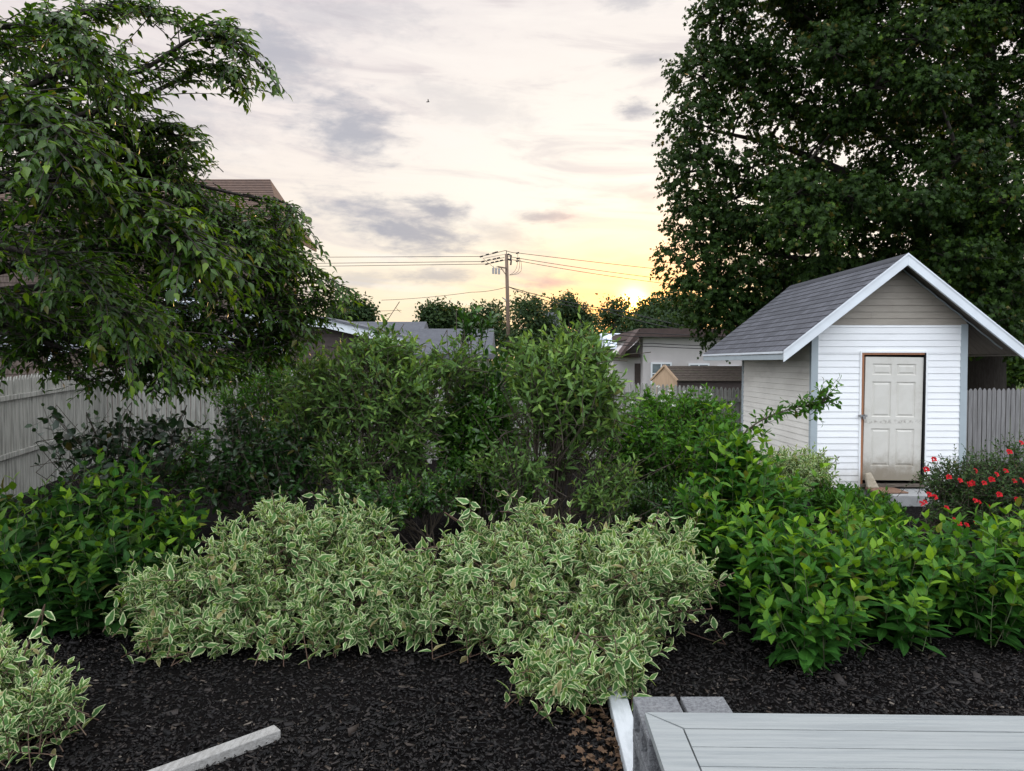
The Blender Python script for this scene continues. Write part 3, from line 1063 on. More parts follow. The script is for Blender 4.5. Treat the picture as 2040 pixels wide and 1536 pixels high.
    m.box(dx0 - 0.028, dx0, SY0 - 0.03, SY0 + 0.03, dz0 - 0.05, dz1 + 0.028)
    m.box(dx1, dx1 + 0.028, SY0 - 0.03, SY0 + 0.03, dz0 - 0.05, dz1 + 0.028)
    m.box(dx0, dx1, SY0 - 0.03, SY0 + 0.03, dz1, dz1 + 0.028)
    m.build('door_trim', 'vinyl', t, 0.004)
    # six panelled door leaf
    px0, px1 = dx0 + 0.050, dx1 - 0.045
    pz0, pz1 = dz0 + 0.055, dz1 - 0.065
    wv, hv = px1 - px0, pz1 - pz0
    yf = SY0 + 0.005
    xs = [0, 0.125, 0.455, 0.545, 0.875, 1.0]
    zs = [0, 0.115, 0.42, 0.515, 0.80, 0.855, 0.945, 1.0]
    m = MB()
    X = lambda u: px0 + u * wv
    Z = lambda v: pz0 + v * hv
    for i in range(5):
        for j in range(7):
            x0, x1, z0, z1 = X(xs[i]), X(xs[i + 1]), Z(zs[j]), Z(zs[j + 1])
            if i in (1, 3) and j in (1, 3, 5):
                ring = [(0, 0.0), (0.012, 0.013), (0.024, 0.013), (0.046, 0.003)]
                prev = None
                for ins, dep in ring:
                    q = [(x0 + ins, yf + dep, z0 + ins), (x1 - ins, yf + dep, z0 + ins), (x1 - ins, yf + dep, z1 - ins), (x0 + ins, yf + dep, z1 - ins)]
                    if prev:
                        for e in range(4):
                            m.poly([prev[e], prev[(e + 1) % 4], q[(e + 1) % 4], q[e]])
                    prev = q
                m.poly(prev)
            else:
                m.poly([(x0, yf, z0), (x1, yf, z0), (x1, yf, z1), (x0, yf, z1)])
    for a, b in (((px0, pz0), (px1, pz0)), ((px1, pz0), (px1, pz1)), ((px1, pz1), (px0, pz1)), ((px0, pz1), (px0, pz0))):
        m.poly([(a[0], yf, a[1]), (a[0], yf + 0.04, a[1]), (b[0], yf + 0.04, b[1]), (b[0], yf, b[1])])
    m.poly([(px0, yf + 0.04, pz0), (px0, yf + 0.04, pz1), (px1, yf + 0.04, pz1), (px1, yf + 0.04, pz0)])
    rot = math.radians(0.7)
    cx_, cz_ = (px0 + px1) / 2, pz0
    m.v = [(cx_ + (x - cx_) * math.cos(rot) + (z - cz_) * math.sin(rot) * 0.9, y, cz_ - (x - cx_) * math.sin(rot) + (z - cz_) * math.cos(rot)) for x, y, z in m.v]
    d = m.build('door', door_mat(pz0), t)
    m = MB()
    hz_ = at(1715, 828, SY0)[2]
    m.box(dx0 - 0.055, dx0 + 0.085, SY0 - 0.052, SY0 - 0.040, hz_ - 0.018, hz_ + 0.018)
    m.box(dx0 + 0.01, dx0 + 0.05, SY0 - 0.075, SY0 - 0.053, hz_ - 0.05, hz_ - 0.005)
    m.tube([(dx0 + 0.02, SY0 - 0.06, hz_), (dx0 + 0.02, SY0 - 0.06, hz_ + 0.025), (dx0 + 0.04, SY0 - 0.06, hz_ + 0.025), (dx0 + 0.04, SY0 - 0.06, hz_)], 0.005, 6)
    m.build('hasp', 'metal', d, 0.002)
    m = MB()
    m.box(dx0, dx1, SY0 - 0.05, SY0 + 0.10, dz0 - 0.045, dz0)
    m.build('threshold', 'roof_weathered', t, 0.004)
    m = MB()
    m.box(SX0 + 0.01, SX1 - 0.01, SY0 + 0.01, SY1 - 0.01, -0.05, 0.165)
    m.build('foundation', 'concrete', t, 0.01)
    return dx0, dx1


def splash(name):
    """mud splashed up the lowest courses of the siding"""
    T = NT(M[name].node_tree)
    b = T.n['Principled BSDF']
    old = b.inputs['Base Color'].links[0].from_socket
    co = T.node('ShaderNodeTexCoord').outputs['Object']
    s = T.node('ShaderNodeSeparateXYZ')
    T.l.new(co, s.inputs[0])
    h = T.m('ADD', s.outputs[2], T.m('MULTIPLY', T.m('SUBTRACT', T.noise(co, 4, 6, 0.7), 0.5), 0.6))
    c = T.mix(T.m('MULTIPLY', T.sstep(h, 0.62, 0.20), 0.5), old, (0.40, 0.36, 0.29))
    sp = T.sstep(T.noise(co, 60, 2, 0.5), 0.74, 0.78)
    T.put(b.inputs['Base Color'], T.mix(T.m('MULTIPLY', sp, 0.35), c, (0.30, 0.27, 0.22)))


splash('vinyl')
splash('vinyl_side')


def door_mat(pz0):
    m = surf('door_leaf_paint', (0.60, 0.58, 0.525), 0.45, (0.53, 0.51, 0.45), 5, 0.5, c3=(0.46, 0.43, 0.37))
    T = NT(m.node_tree)
    b = T.n['Principled BSDF']
    old = b.inputs['Base Color'].links[0].from_socket
    co = T.node('ShaderNodeTexCoord').outputs['Object']
    s = T.node('ShaderNodeSeparateXYZ')
    T.l.new(co, s.inputs[0])
    n = T.noise(co, 6, 6, 0.7)
    low = T.sstep(T.m('ADD', s.outputs[2], T.m('MULTIPLY', T.m('SUBTRACT', n, 0.5), 0.5)), pz0 + 0.48, pz0 + 0.06)   # splashed mud
    smear = T.m('MULTIPLY', T.sstep(T.m('ABSOLUTE', T.m('SUBTRACT', s.outputs[2], 1.22)), 0.05, 0.0), T.sstep(T.noise(co, 18, 5, 0.7), 0.45, 0.6))
    c = T.mix(T.m('MULTIPLY', low, 0.85), old, (0.19, 0.155, 0.105))
    c = T.mix(T.m('MULTIPLY', smear, 0.7), c, (0.25, 0.225, 0.19))
    T.put(b.inputs['Base Color'], c)
    return m


DOOR0, DOOR1 = shed()
m = MB()
m.box(DOOR0 + 0.22, DOOR1 + 0.14, 10.80, SY0 - 0.03, -0.02, 0.165)
m.build('doorstep', 'concrete', None, 0.012, label='pale concrete doorstep slab in front of the shed door', cat='step')
m = MB()
a = at(1735, 972, 11.1)
m.hexa([(a[0], 10.92, 0.167), (a[0] + 0.50, 10.95, 0.167), (a[0] + 0.47, 11.30, 0.167), (a[0] + 0.02, 11.33, 0.167),
        (a[0], 10.92, 0.195), (a[0] + 0.50, 10.95, 0.19), (a[0] + 0.47, 11.30, 0.20), (a[0] + 0.02, 11.33, 0.21)])
m.build('door_mat', 'mat', None, 0.008, label='small brown mat lying on the doorstep below the shed door', cat='door mat')
m = MB()
a = at(1733, 968, 11.28)
m.hexa([(a[0] - 0.06, 11.20, 0.20), (a[0] + 0.13, 11.22, 0.20), (a[0] + 0.12, 11.31, 0.20), (a[0] - 0.05, 11.31, 0.20),
        (a[0] - 0.09, 11.26, 0.43), (a[0] + 0.00, 11.25, 0.45), (a[0] + 0.03, 11.34, 0.42), (a[0] - 0.07, 11.34, 0.40)])
m.build('stone', 'stone', None, 0.02, label='rough tan stone propped against the bottom corner of the shed door', cat='stone')


# ------------------------------------------------------------------ fences
def fence_run(root, pts, mat, pitch=0.094, w=0.081, point=0.07, rails=(0.28, 1.15), seed=1, rail_w=0.075, posts=True, panel=2.4):
    """pts: list of (x, y, base z, top z); pickets on the far side, rails and posts on the near side"""
    rng = np.random.default_rng(seed)
    for (x0, y0, b0, t0), (x1, y1, b1, t1) in zip(pts, pts[1:]):
        a, b = np.array([x0, y0]), np.array([x1, y1])
        ln = np.linalg.norm(b - a)
        d = (b - a) / ln
        nn = np.array([d[1], -d[0]])            # towards the viewer for a run going left to right
        npan = max(1, round(ln / panel))
        for p in range(npan):
            m = MB()
            s0, s1 = ln * p / npan, ln * (p + 1) / npan
            k = s0 + 0.01
            while k + w < s1 + 0.03:
                f = k / ln
                zb, zt = b0 + (b1 - b0) * f, t0 + (t1 - t0) * f + rng.normal(0, 0.008)
                ww = w * rng.uniform(0.93, 1.04)
                o = nn * rng.normal(0, 0.003)
                le = rng.normal(0, 0.004)
                P = lambda q, z, dd: (*(a + d * (k + q + le * (z - 1)) + o - nn * dd), z)
                sec = [(0, zb), (ww, zb), (ww, zt - point), (ww * 0.62, zt), (ww * 0.38, zt), (0, zt - point)]
                m.poly([P(q, z, 0.0) for q, z in sec])
                m.poly([P(q, z, 0.016) for q, z in reversed(sec)])
                for e in range(len(sec)):
                    (q0, z0), (q1, z1) = sec[e], sec[(e + 1) % len(sec)]
                    m.poly([P(q0, z0, 0.0), P(q0, z0, 0.016), P(q1, z1, 0.016), P(q1, z1, 0.0)])
                k += pitch
            m.build('picket_panel', mat, root)
            fa, fb = s0 / ln, s1 / ln
            for r in rails:
                m = MB()
                za = t0 + (t1 - t0) * fa - r
                zb2 = t0 + (t1 - t0) * fb - r
                A, B = a + d * s0 + nn * 0.028, a + d * s1 + nn * 0.028
                m.bar((*A, za), (*B, zb2), 0.04, rail_w)
                m.build('rail', mat, root, 0.003)
            if posts:
                m = MB()
                c = a + d * s0 + nn * 0.10
                zt = t0 + (t1 - t0) * fa - 0.22
                m.bar((*c, b0 - 0.1), (*c, zt), 0.10, 0.10, (d[0], d[1], 0))
                m.bar((*c, zt), (*c, zt + 0.03), 0.13, 0.13, (d[0], d[1], 0))
                m.build('post', mat, root, 0.004)


fl = thing('picket_fence', 'weathered whitewashed picket fence running along the left side of the garden', 'fence', (-8.2, 12, 0))
c0 = at(195, 732, 14.5)
f0 = at(0, 752, 10.9)
dd = (f0 - c0)[:2]
f1 = f0[:2] + dd * 0.8
fence_run(fl, [(f1[0], f1[1], 0.0, 1.80), (f0[0], f0[1], 0.05, f0[2]), (c0[0], c0[1], 0.15, c0[2])], 'fence_white', rails=(0.32, 1.20), seed=3, posts=False)
fb = thing('picket_fence', 'whitewashed picket fence with posts across the back of the garden behind the shrubs', 'fence', (-3, 15, 0))
e1, e2, e3 = at(640, 737, 15.0), at(1250, 762, 16.2), at(1500, 775, 16.3)
fence_run(fb, [(c0[0] + 0.05, c0[1] + 0.05, 0.15, c0[2]), (e1[0], e1[1], 0.12, e1[2]), (e2[0], e2[1], 0.0, e2[2]), (e3[0], e3[1], -0.05, e3[2])],
          'fence_white', rails=(0.27, 1.17), seed=4, panel=2.0)
fr = thing('picket_fence', 'bare grey wooden picket fence standing to the right of the shed', 'fence', (9, 15, 0))
e4, e5 = at(1935, 776, 15.0), at(2300, 774, 15.0)
fence_run(fr, [(7.3, 15.75, -0.05, 1.58), (e4[0] - 0.6, 15.4, -0.05, 1.60), (e5[0], e5[1], -0.05, e5[2])], 'fence_grey', rails=(), seed=5, posts=False, point=0.05)


# ------------------------------------------------------------------ buildings
def window(root, px0, py0, px1, py1, D, vbars=1, hbars=0, fw=0.08, wallname='window', off=0.0):
    """framed window on a wall that faces the viewer at depth D"""
    a, b = at(px0, py1, D), at(px1, py0, D)
    m = MB()
    x0, x1, z0, z1 = a[0], b[0], a[2], b[2]
    m.box(x0, x0 + fw, D - 0.06, D + 0.02, z0, z1)
    m.box(x1 - fw, x1, D - 0.06, D + 0.02, z0, z1)
    m.box(x0 + fw, x1 - fw, D - 0.06, D + 0.02, z0, z0 + fw)
    m.box(x0 + fw, x1 - fw, D - 0.06, D + 0.02, z1 - fw, z1)
    for k in range(vbars):
        c = x0 + (x1 - x0) * (k + 1) / (vbars + 1)
        m.box(c - fw * 0.4, c + fw * 0.4, D - 0.055, D + 0.02, z0 + fw, z1 - fw)
    for k in range(hbars):
        c = z0 + (z1 - z0) * (k + 1) / (hbars + 1)
        m.box(x0 + fw, x1 - fw, D - 0.05, D + 0.02, c - fw * 0.35, c + fw * 0.35)
    w = m.build(wallname, 'window_frame', root)
    m = MB()
    m.box(x0 + fw * 0.5, x1 - fw * 0.5, D - 0.025, D - 0.012, z0 + fw * 0.5, z1 - fw * 0.5)
    m.build('pane', 'glass', w)


def shingle_wall(m, x0, x1, y, z0, z1, h=0.19, seed=0):
    """rows of shakes with uneven widths, each row lapping the one below"""
    rng = np.random.default_rng(seed)
    z = z0
    while z < z1:
        x = x0
        t = min(z + h, z1)
        while x < x1 - 0.01:
            w = min(rng.uniform(0.10, 0.22), x1 - x)
            o = rng.uniform(0, 0.006)
            zb = z - rng.uniform(0, 0.012)
            m.poly([(x, y - 0.02 - o, zb), (x + w - 0.006, y - 0.02 - o, zb), (x + w - 0.006, y - 0.002, t), (x, y - 0.002, t)])
            m.poly([(x, y, zb), (x + w - 0.006, y, zb), (x + w - 0.006, y - 0.02 - o, zb), (x, y - 0.02 - o, zb)])
            x += w
        z = t


def left_house():
    D = 22.0
    t = thing('brown_house', 'tall brown shingled house with hipped brown roof behind the left tree', 'house', (-9, D, 0))
    p = at(600, 620, D)
    x1 = p[0]
    x0 = -18.0
    zw = at(628, 490, D + 3.2)[2] - 0.02
    m = MB()
    x1 = at(625, 500, D + 3.2)[0] - 0.45
    m.box(x0, x1, D, D + 2.8, -0.1, zw)
    shingle_wall(m, x0, x1, D, 0.0, zw, 0.19, 2)
    m.build('wall', 'shingle_brown', t)
    r0, r1 = at(538, 357, D + 1.5), at(628, 490, D + 3.2)
    rt = MB()
    xl = x0 - 0.6
    yb = D + 3.2
    ridge_r = (r0[0], D + 1.5, r0[2])
    ridge_l = (x0 + 1.0, D + 1.5, r0[2])
    e0, e1_, e2_, e3_ = (xl, D - 0.5, r1[2]), (r1[0], D - 0.5, r1[2]), (r1[0], yb, r1[2]), (xl, yb, r1[2])
    nrow = 26
    L = lambda a, b, u: tuple(np.array(a) * (1 - u) + np.array(b) * u)
    for k in range(nrow):     # stepped courses on the slope that faces the garden
        u0, u1 = k / nrow, (k + 1) / nrow
        a, b, c, d = L(e0, ridge_l, u0), L(e1_, ridge_r, u0), L(e1_, ridge_r, u1), L(e0, ridge_l, u1)
        up = np.array([0, -0.012, 0.02])
        rt.poly([tuple(np.array(a) + up), tuple(np.array(b) + up), c, d])
        rt.poly([a, b, tuple(np.array(b) + up), tuple(np.array(a) + up)])
    rt.poly([e1_, e2_, ridge_r])
    rt.poly([e2_, e3_, ridge_l, ridge_r])
    rt.poly([e3_, e0, ridge_l])
    rt.poly([e0, e3_, e2_, e1_])
    ro = rt.build('roof', 'roof_brown', t)
    m = MB()
    m.box(xl, r1[0] + 0.02, D - 0.56, D - 0.505, r1[2] - 0.20, r1[2] + 0.005)
    m.box(r1[0], r1[0] + 0.05, D - 0.50, yb, r1[2] - 0.20, r1[2] + 0.005)
    m.build('fascia', 'wall_dark', ro)
    window(t, 330, 560, 400, 640, D - 0.03, 0, 1)
    # low dark wing with white fascia reaching right
    D2 = 19.5
    w = thing('brown_wing', 'low dark brown house wing with white fascia and white framed window behind the shrubs', 'house', (-5, D2, 0))
    a, b, c = at(470, 622, D2), at(650, 634, D2), at(812, 672, D2)
    m = MB()
    m.prism([(a[0], -0.1), (c[0] - 0.3, -0.1), (c[0] - 0.3, c[2] - 0.2), (b[0], b[2] - 0.22), (a[0], a[2] - 0.2)], 1, D2, D2 + 2.4)
    z = 0.0
    siding(m, (a[0], D2 - 0.004), (b[0] + 0.6, D2 - 0.004), 0.0, b[2] - 0.45, 0.15, (0, -1))
    m.build('wall', 'wall_dark', w)
    m = MB()
    for q, r in ((a, b), (b, c)):
        m.hexa([(q[0], D2 - 0.34, q[2] - 0.26), (r[0], D2 - 0.34, r[2] - 0.26), (r[0], D2 - 0.30, r[2] - 0.26), (q[0], D2 - 0.30, q[2] - 0.26),
                (q[0], D2 - 0.34, q[2] - 0.03), (r[0], D2 - 0.34, r[2] - 0.03), (r[0], D2 - 0.30, r[2] - 0.03), (q[0], D2 - 0.30, q[2] - 0.03)])
    m.build('fascia', 'fascia', w, 0.005)
    m = MB()
    for q, r in ((a, b), (b, c)):
        m.hexa([(q[0], D2 - 0.40, q[2] - 0.03), (r[0], D2 - 0.40, r[2] - 0.03), (r[0], D2 + 2.6, r[2] + 0.02), (q[0], D2 + 2.6, q[2] + 0.02),
                (q[0], D2 - 0.40, q[2] + 0.02), (r[0], D2 - 0.40, r[2] + 0.02), (r[0], D2 + 2.6, r[2] + 0.07), (q[0], D2 + 2.6, q[2] + 0.07)])
    m.build('roof', 'roof_grey', w)
    window(w, 497, 655, 535, 706, D2 - 0.03, 0, 1, 0.10)
    window(w, 545, 662, 572, 706, D2 - 0.03, 0, 0, 0.07)


left_house()


def gabled(name, label, pxl, pxr, py_ridge, py_eave, D, depth, roof, wall, over=0.3):
    """a low house whose ridge runs across the view"""
    a, b = at(pxl, py_ridge, D + depth / 2), at(pxr, py_ridge, D + depth / 2)
    el_, er = at(pxl, py_eave, D), at(pxr, py_eave, D)
    zr, ze = a[2], el_[2]
    x0, x1 = a[0], b[0]
    t = thing(name, label, 'house', ((x0 + x1) / 2, D, 0))
    m = MB()
    m.prism([(D + over, -0.1), (D + depth - over, -0.1), (D + depth - over, ze), (D + depth / 2, zr - 0.15), (D + over, ze)], 0, x0 + over, x1 - over)
    m.build('wall', wall, t)
    m = MB()
    n = 22
    for k in range(n):
        u0, u1 = k / n, (k + 1) / n
        y0, y1 = D + depth / 2 * u0, D + depth / 2 * u1
        z0, z1 = ze + (zr - ze) * u0, ze + (zr - ze) * u1
        m.poly([(x0, y0, z0 + 0.02), (x1, y0, z0 + 0.02), (x1, y1, z1), (x0, y1, z1)])
        m.poly([(x0, y0, z0), (x1, y0, z0), (x1, y0, z0 + 0.02), (x0, y0, z0 + 0.02)])
    m.prism([(D, ze - 0.16), (D + depth, ze - 0.16), (D + depth, ze - 0.001), (D + depth / 2, zr - 0.003), (D, ze - 0.001)], 0, x0, x1)
    m.build('roof', roof, t)
    return t, x0, x1, ze, zr


gabled('ranch_house', 'grey shingled low roof of the ranch house beyond the back fence, the left one', 655, 850, 641, 694, 28, 7, 'roof_grey', 'wall_dark')
g2_, *_ = gabled('ranch_house', 'grey shingled lower roof beyond the back fence, just left of the utility pole', 838, 984, 655, 706, 27, 7, 'roof_grey', 'house_beige')
gabled('pale_house', 'small pale blue house glimpsed between far trees right of the utility pole', 1086, 1114, 622, 660, 75, 6, 'roof_grey', 'pale_wall', 0.05)
gabled('far_house', 'distant house with pale roof beside the beige house', 1195, 1236, 664, 690, 45, 6, 'pale_wall', 'wall_dark', 0.1)


def beige_house():
    D = 32.0
    t = thing('beige_house', 'beige stucco house with brown flat sloping roof beyond the fence', 'house', (8, D, 0))
    a, b = at(1281, 672, D), at(1490, 672, D)
    zt = a[2]
    m = MB()
    m.box(a[0], b[0], D, D + 8, -0.1, zt)
    m.build('wall', 'house_beige', t)
    m = MB()
    r = at(1281, 655, D)[2]
    lo = at(1238, 698, D + 6)
    m.hexa([(a[0] - 0.25, D - 0.4, zt + 0.01), (b[0] + 0.4, D - 0.4, zt + 0.01), (b[0] + 0.4, D + 8.3, zt + 0.01), (a[0] - 0.25, D + 8.3, zt + 0.01),
            (a[0] - 0.2, D - 0.4, r), (b[0] + 0.4, D - 0.4, r), (b[0] + 0.4, D + 8.3, r), (a[0] - 0.2, D + 8.3, r)])
    m.hexa([(a[0] - 1.05, D - 0.4, zt - 0.90), (a[0] - 0.25, D - 0.4, zt - 0.05), (a[0] - 0.25, D + 1.0, zt - 0.05), (a[0] - 1.05, D + 1.0, zt - 0.90),
            (a[0] - 1.05, D - 0.4, zt - 0.75), (a[0] - 0.22, D - 0.4, r), (a[0] - 0.22, D + 1.0, r), (a[0] - 1.05, D + 1.0, zt - 0.75)])
    m.build('roof', 'house_roof', t)
    m = MB()
    p, q = at(1222, 712, D + 0.6), at(1281, 712, D + 0.6)
    m.box(p[0], a[0] - 0.005, D + 0.6, D + 6, -0.1, p[2])
    m.prism([(p[0] + 0.4, p[2]), (a[0] - 0.005, p[2]), (a[0] - 0.005, zt - 0.1), (a[0] - 0.85, zt - 0.85)], 1, D + 1.0, D + 6)
    m.build('wing', 'house_beige', t)
    m = MB()
    m.box(p[0] - 0.2, q[0] - 0.25, D + 0.3, D + 0.95, p[2] - 0.01, p[2] + 0.16)
    m.build('canopy', 'house_roof', t)
    m = MB()
    d0, d1 = at(1264, 790, D + 0.58), at(1279, 724, D + 0.58)
    m.box(d0[0], d1[0], D + 0.56, D + 0.6, 0, d1[2])
    m.build('door', 'wall_dark', t)
    window(t, 1296, 722, 1338, 766, D - 0.01, 1, 1, 0.07)
    window(t, 1371, 724, 1413, 766, D - 0.01, 1, 0, 0.07)
    window(t, 1429, 728, 1472, 766, D - 0.01, 1, 0, 0.07)


beige_house()


def wood_shed():
    D = 20.0
    t = thing('wooden_shed', 'small weathered wooden shed with mossy brown roof and tan gable behind the fence', 'shed', (5, D, 0))
    pk, l, r = at(1331, 729, D), at(1312, 757, D), at(1349, 756, D)
    x1 = at(1500, 729, D)[0]
    # ridge runs away to the right: gable end seen obliquely at its left
    ang = 0.35
    gx = [l[0], pk[0], r[0]]
    yb, yf = D + 0.9, D
    m = MB()
    m.poly([(l[0], yb, -0.1), (r[0], yf, -0.1), (r[0], yf, r[2] - 0.02), (pk[0], (yb + yf) / 2, pk[2] - 0.04), (l[0], yb, l[2] - 0.02)])
    m.build('gable', 'plywood', t)
    m = MB()
    m.box(r[0], x1, yf, yb + 0.4, -0.1, r[2] - 0.03)
    siding(m, (r[0], yf - 0.003), (x1, yf - 0.003), 0.0, r[2] - 0.04, 0.14, (0, -1))
    m.build('wall', 'wall_dark', t)
    m = MB()
    n = 9
    ym = (yb + yf) / 2
    for k in range(n):
        u0, u1 = k / n, (k + 1) / n
        ya, ybb = yf - 0.12 + (ym - yf + 0.12) * u0, yf - 0.12 + (ym - yf + 0.12) * u1
        za, zb = r[2] - 0.04 + (pk[2] - r[2] + 0.04) * u0, r[2] - 0.04 + (pk[2] - r[2] + 0.04) * u1
        xa, xb = r[0] - 0.03 + (pk[0] - r[0]) * u0, r[0] - 0.03 + (pk[0] - r[0]) * u1
        m.poly([(xa, ya, za + 0.025), (x1, ya, za + 0.025), (x1, ybb, zb), (xb, ybb, zb)])
        m.poly([(xa, ya, za), (x1, ya, za), (x1, ya, za + 0.025), (xa, ya, za + 0.025)])
    m.poly([(pk[0], ym, pk[2]), (x1, ym, pk[2]), (x1, yb + 0.5, l[2] - 0.03), (l[0] - 0.03, yb + 0.1, l[2] - 0.03)])
    m.build('roof', 'roof_weathered', t)
    m = MB()
    m.bar((l[0] - 0.03, yb + 0.06, l[2] - 0.03), (pk[0] - 0.01, ym - 0.03, pk[2] + 0.01), 0.05, 0.05)
    m.bar((r[0] - 0.01, yf - 0.10, r[2] - 0.03), (pk[0] - 0.01, ym - 0.03, pk[2] + 0.01), 0.05, 0.05)
    m.build('barge_board', 'plywood', t)


wood_shed()

# lean-to strip of brown shingles and pale trim seen under the left tree
m = MB()
D = 18.0
a, b = at(-200, 706, D), at(455, 700, D)
t_ = thing('lean_to', 'low brown shingled lean-to with white trim behind the left fence', 'lean-to', (-10, D, 0))
m.box(a[0], b[0], D + 0.02, D + 2.2, -0.1, b[2])
shingle_wall(m, a[0], b[0], D + 0.02, 0.0, b[2], 0.17, 8)
m.build('wall', 'shingle_brown', t_)
m = MB()
m.box(a[0], at(150, 700, D)[0], D - 0.10, D - 0.02, b[2] - 0.01, b[2] + 0.07)
m.build('white_trim', 'fascia', t_)
m = MB()
m.hexa([(a[0], D - 0.14, b[2] + 0.07), (b[0], D - 0.14, b[2] + 0.07), (b[0], D + 2.2, b[2] + 0.6), (a[0], D + 2.2, b[2] + 0.6),
        (a[0], D - 0.14, b[2] + 0.11), (b[0], D - 0.14, b[2] + 0.11), (b[0], D + 2.2, b[2] + 0.64), (a[0], D + 2.2, b[2] + 0.64)])
m.build('roof', 'roof_grey', t_)
for px in (104, 172):
    m = MB()
    q = at(px, 720, D)[0]
    m.box(q - 0.035, q + 0.035, D - 0.09, D - 0.03, 0.0, b[2] - 0.012)
    m.build('white_post', 'fascia', t_)


# ------------------------------------------------------------------ utility pole and wires
def utility_pole():
    D = 58.0
    top, bot = at(1009, 505, D), at(1014, 722, D)
    dirn = (bot - top) / (bot[2] - top[2])
    foot = top + dirn * (0 - top[2])
    P = lambda py: top + (bot - top) * ((py - 505) / (722 - 505))
    t = thing('utility_pole', 'tall brown wooden utility pole with transformer cans and brackets', 'utility pole', foot)
    m = MB()
    m.tube([foot + (0, 0, -0.2), P(620), P(506)], 0.17, 10, 0.13)
    m.build('pole', 'pole', t, smooth=True)
    m = MB()
    m.tube([P(510), P(499)], 0.03, 6)
    m.build('pin', 'black', t)
    m = MB()
    q = P(535)
    m.bar(q + (0, -0.2, 0), q + (-0.75, -0.25, 0.12), 0.10, 0.10)
    m.bar(q + (-0.05, -0.2, -0.55), q + (-0.5, -0.25, 0.08), 0.06, 0.06)
    m.build('bracket', 'pole', t)
    for k, dxx in enumerate((-0.62, -0.86, -1.08)):
        m = MB()
        c = P(541) + np.array([dxx, -0.25, 0.02 * k])
        m.tube([c + (0, 0, -0.24), c + (0, 0, 0.22)], 0.085, 8)
        m.tube([c + (0, 0, 0.22), c + (0.02, 0, 0.38)], 0.03, 6)
        m.build('transformer_can', 'metal', t)
    for k, py in enumerate((512, 522)):
        m = MB()
        c = P(py)
        m.tube([c + (0.10, -0.1, 0.22), c + (0.36, -0.12, 0.1), c + (0.32, -0.12, -0.25)], 0.07, 6)
        m.build('insulator', 'black', t)
    m = MB()
    c = P(594)
    m.tube([c + (0, 0, -0.5), c + (-0.12, -0.1, -0.15), c + (-0.4, -0.1, 0.05)], 0.05, 6)
    m.build('lamp_arm', 'metal', t)
    for k in range(3):
        m = MB()
        tx = np.linspace(0, 1, 10)
        s_ = [P(503), P(512), P(517)][k] + (0.9 + 0.1 * k, 0, 0)
        e_ = P(548) + (0.18, 0, 0)
        pts = [s_ * (1 - u) + e_ * u + np.array([0.55 * math.sin(math.pi * u) * (0.4 + 0.2 * k), 0, -0.35 * math.sin(math.pi * u)]) for u in tx]
        m.tube(pts, 0.014, 4)
        m.build('drop_wire', 'black', t)

    def wire(pts, lab, beads=(), r=0.024, sag=0.0):
        pts = [np.array(p, float) for p in pts]
        m = MB()
        P_ = []
        for a, b in zip(pts, pts[1:]):
            for u in np.linspace(0, 1, 14)[: -1]:
                q = a * (1 - u) + b * u
                q[2] -= 4 * sag * u * (1 - u)
                P_.append(q)
        P_.append(pts[-1])
        m.tube(P_, r, 4)
        for bx in beads:
            m.tube([np.array(bx) + (-0.13, 0, -0.03), np.array(bx) + (0.13, 0, 0.03)], 0.06, 6)
        m.build('power_line', 'black', None, label=lab, cat='power line', group='overhead lines at the utility pole')
    A = lambda px, py, d=D: at(px, py, d)
    wire([A(1007, 499), A(958, 511), A(600, 512.5, 70)], 'uppermost overhead wire running left from the pole top', [A(959, 511), A(971, 507), A(984, 504), A(989, 502.5)])
    wire([A(1005, 513), A(962, 521), A(600, 525, 70)], 'middle overhead wire running left from the pole', [A(962, 521), A(974, 518), A(985, 516), A(993, 514)])
    wire([A(1006, 518), A(970, 526), A(600, 531, 70)], 'lowest of the three strung wires running left from the pole', [A(970, 526), A(981, 523), A(990, 521), A(999, 519)])
    wire([A(1007, 499), A(1032, 504), A(1420, 547, 66)], 'uppermost overhead wire running right from the pole top', [A(1031, 504)], sag=0.05)
    wire([A(1013, 511), A(1420, 566, 66)], 'middle overhead wire running right from the pole', [A(1032, 515)], sag=0.15)
    wire([A(1013, 516), A(1420, 575, 66)], 'lowest of the three strung wires running right from the pole', [A(1031, 520)], sag=0.2)
    wire([A(1009, 572), A(940, 582), A(760, 598, 64)], 'thin sagging telephone cable running left from halfway up the pole', r=0.02, sag=0.1)
    wire([A(1012, 571), A(1250, 622, 52), A(1500, 668, 44)], 'thick telephone cable sloping down right from halfway up the pole', r=0.03, sag=0.2)
    wire([A(1012, 571), A(1200, 617, 52), A(1500, 672, 42)], 'second telephone cable sloping down right below the thick one', r=0.025, sag=0.35)
    wire([A(1009, 506), A(962, 515), A(985, 534), A(1004, 538)], 'slack jumper wire looping from the left strung wires to the transformer', r=0.016)
    wire([A(800, 618, 70), A(600, 612, 70)], 'low faint cable left of the pole just above the far trees', r=0.02, sag=0.2)
    for k, y in enumerate((664, 671, 684, 690)):
        wire([A(1200, y - 9, 30.5), A(1300, y, 30.5), A(1560, y + 5, 30.5)], 'service cable across the beige house wall, number ' + ('one', 'two', 'three', 'four')[k] + ' from the top', r=0.016, sag=0.06)


utility_pole()

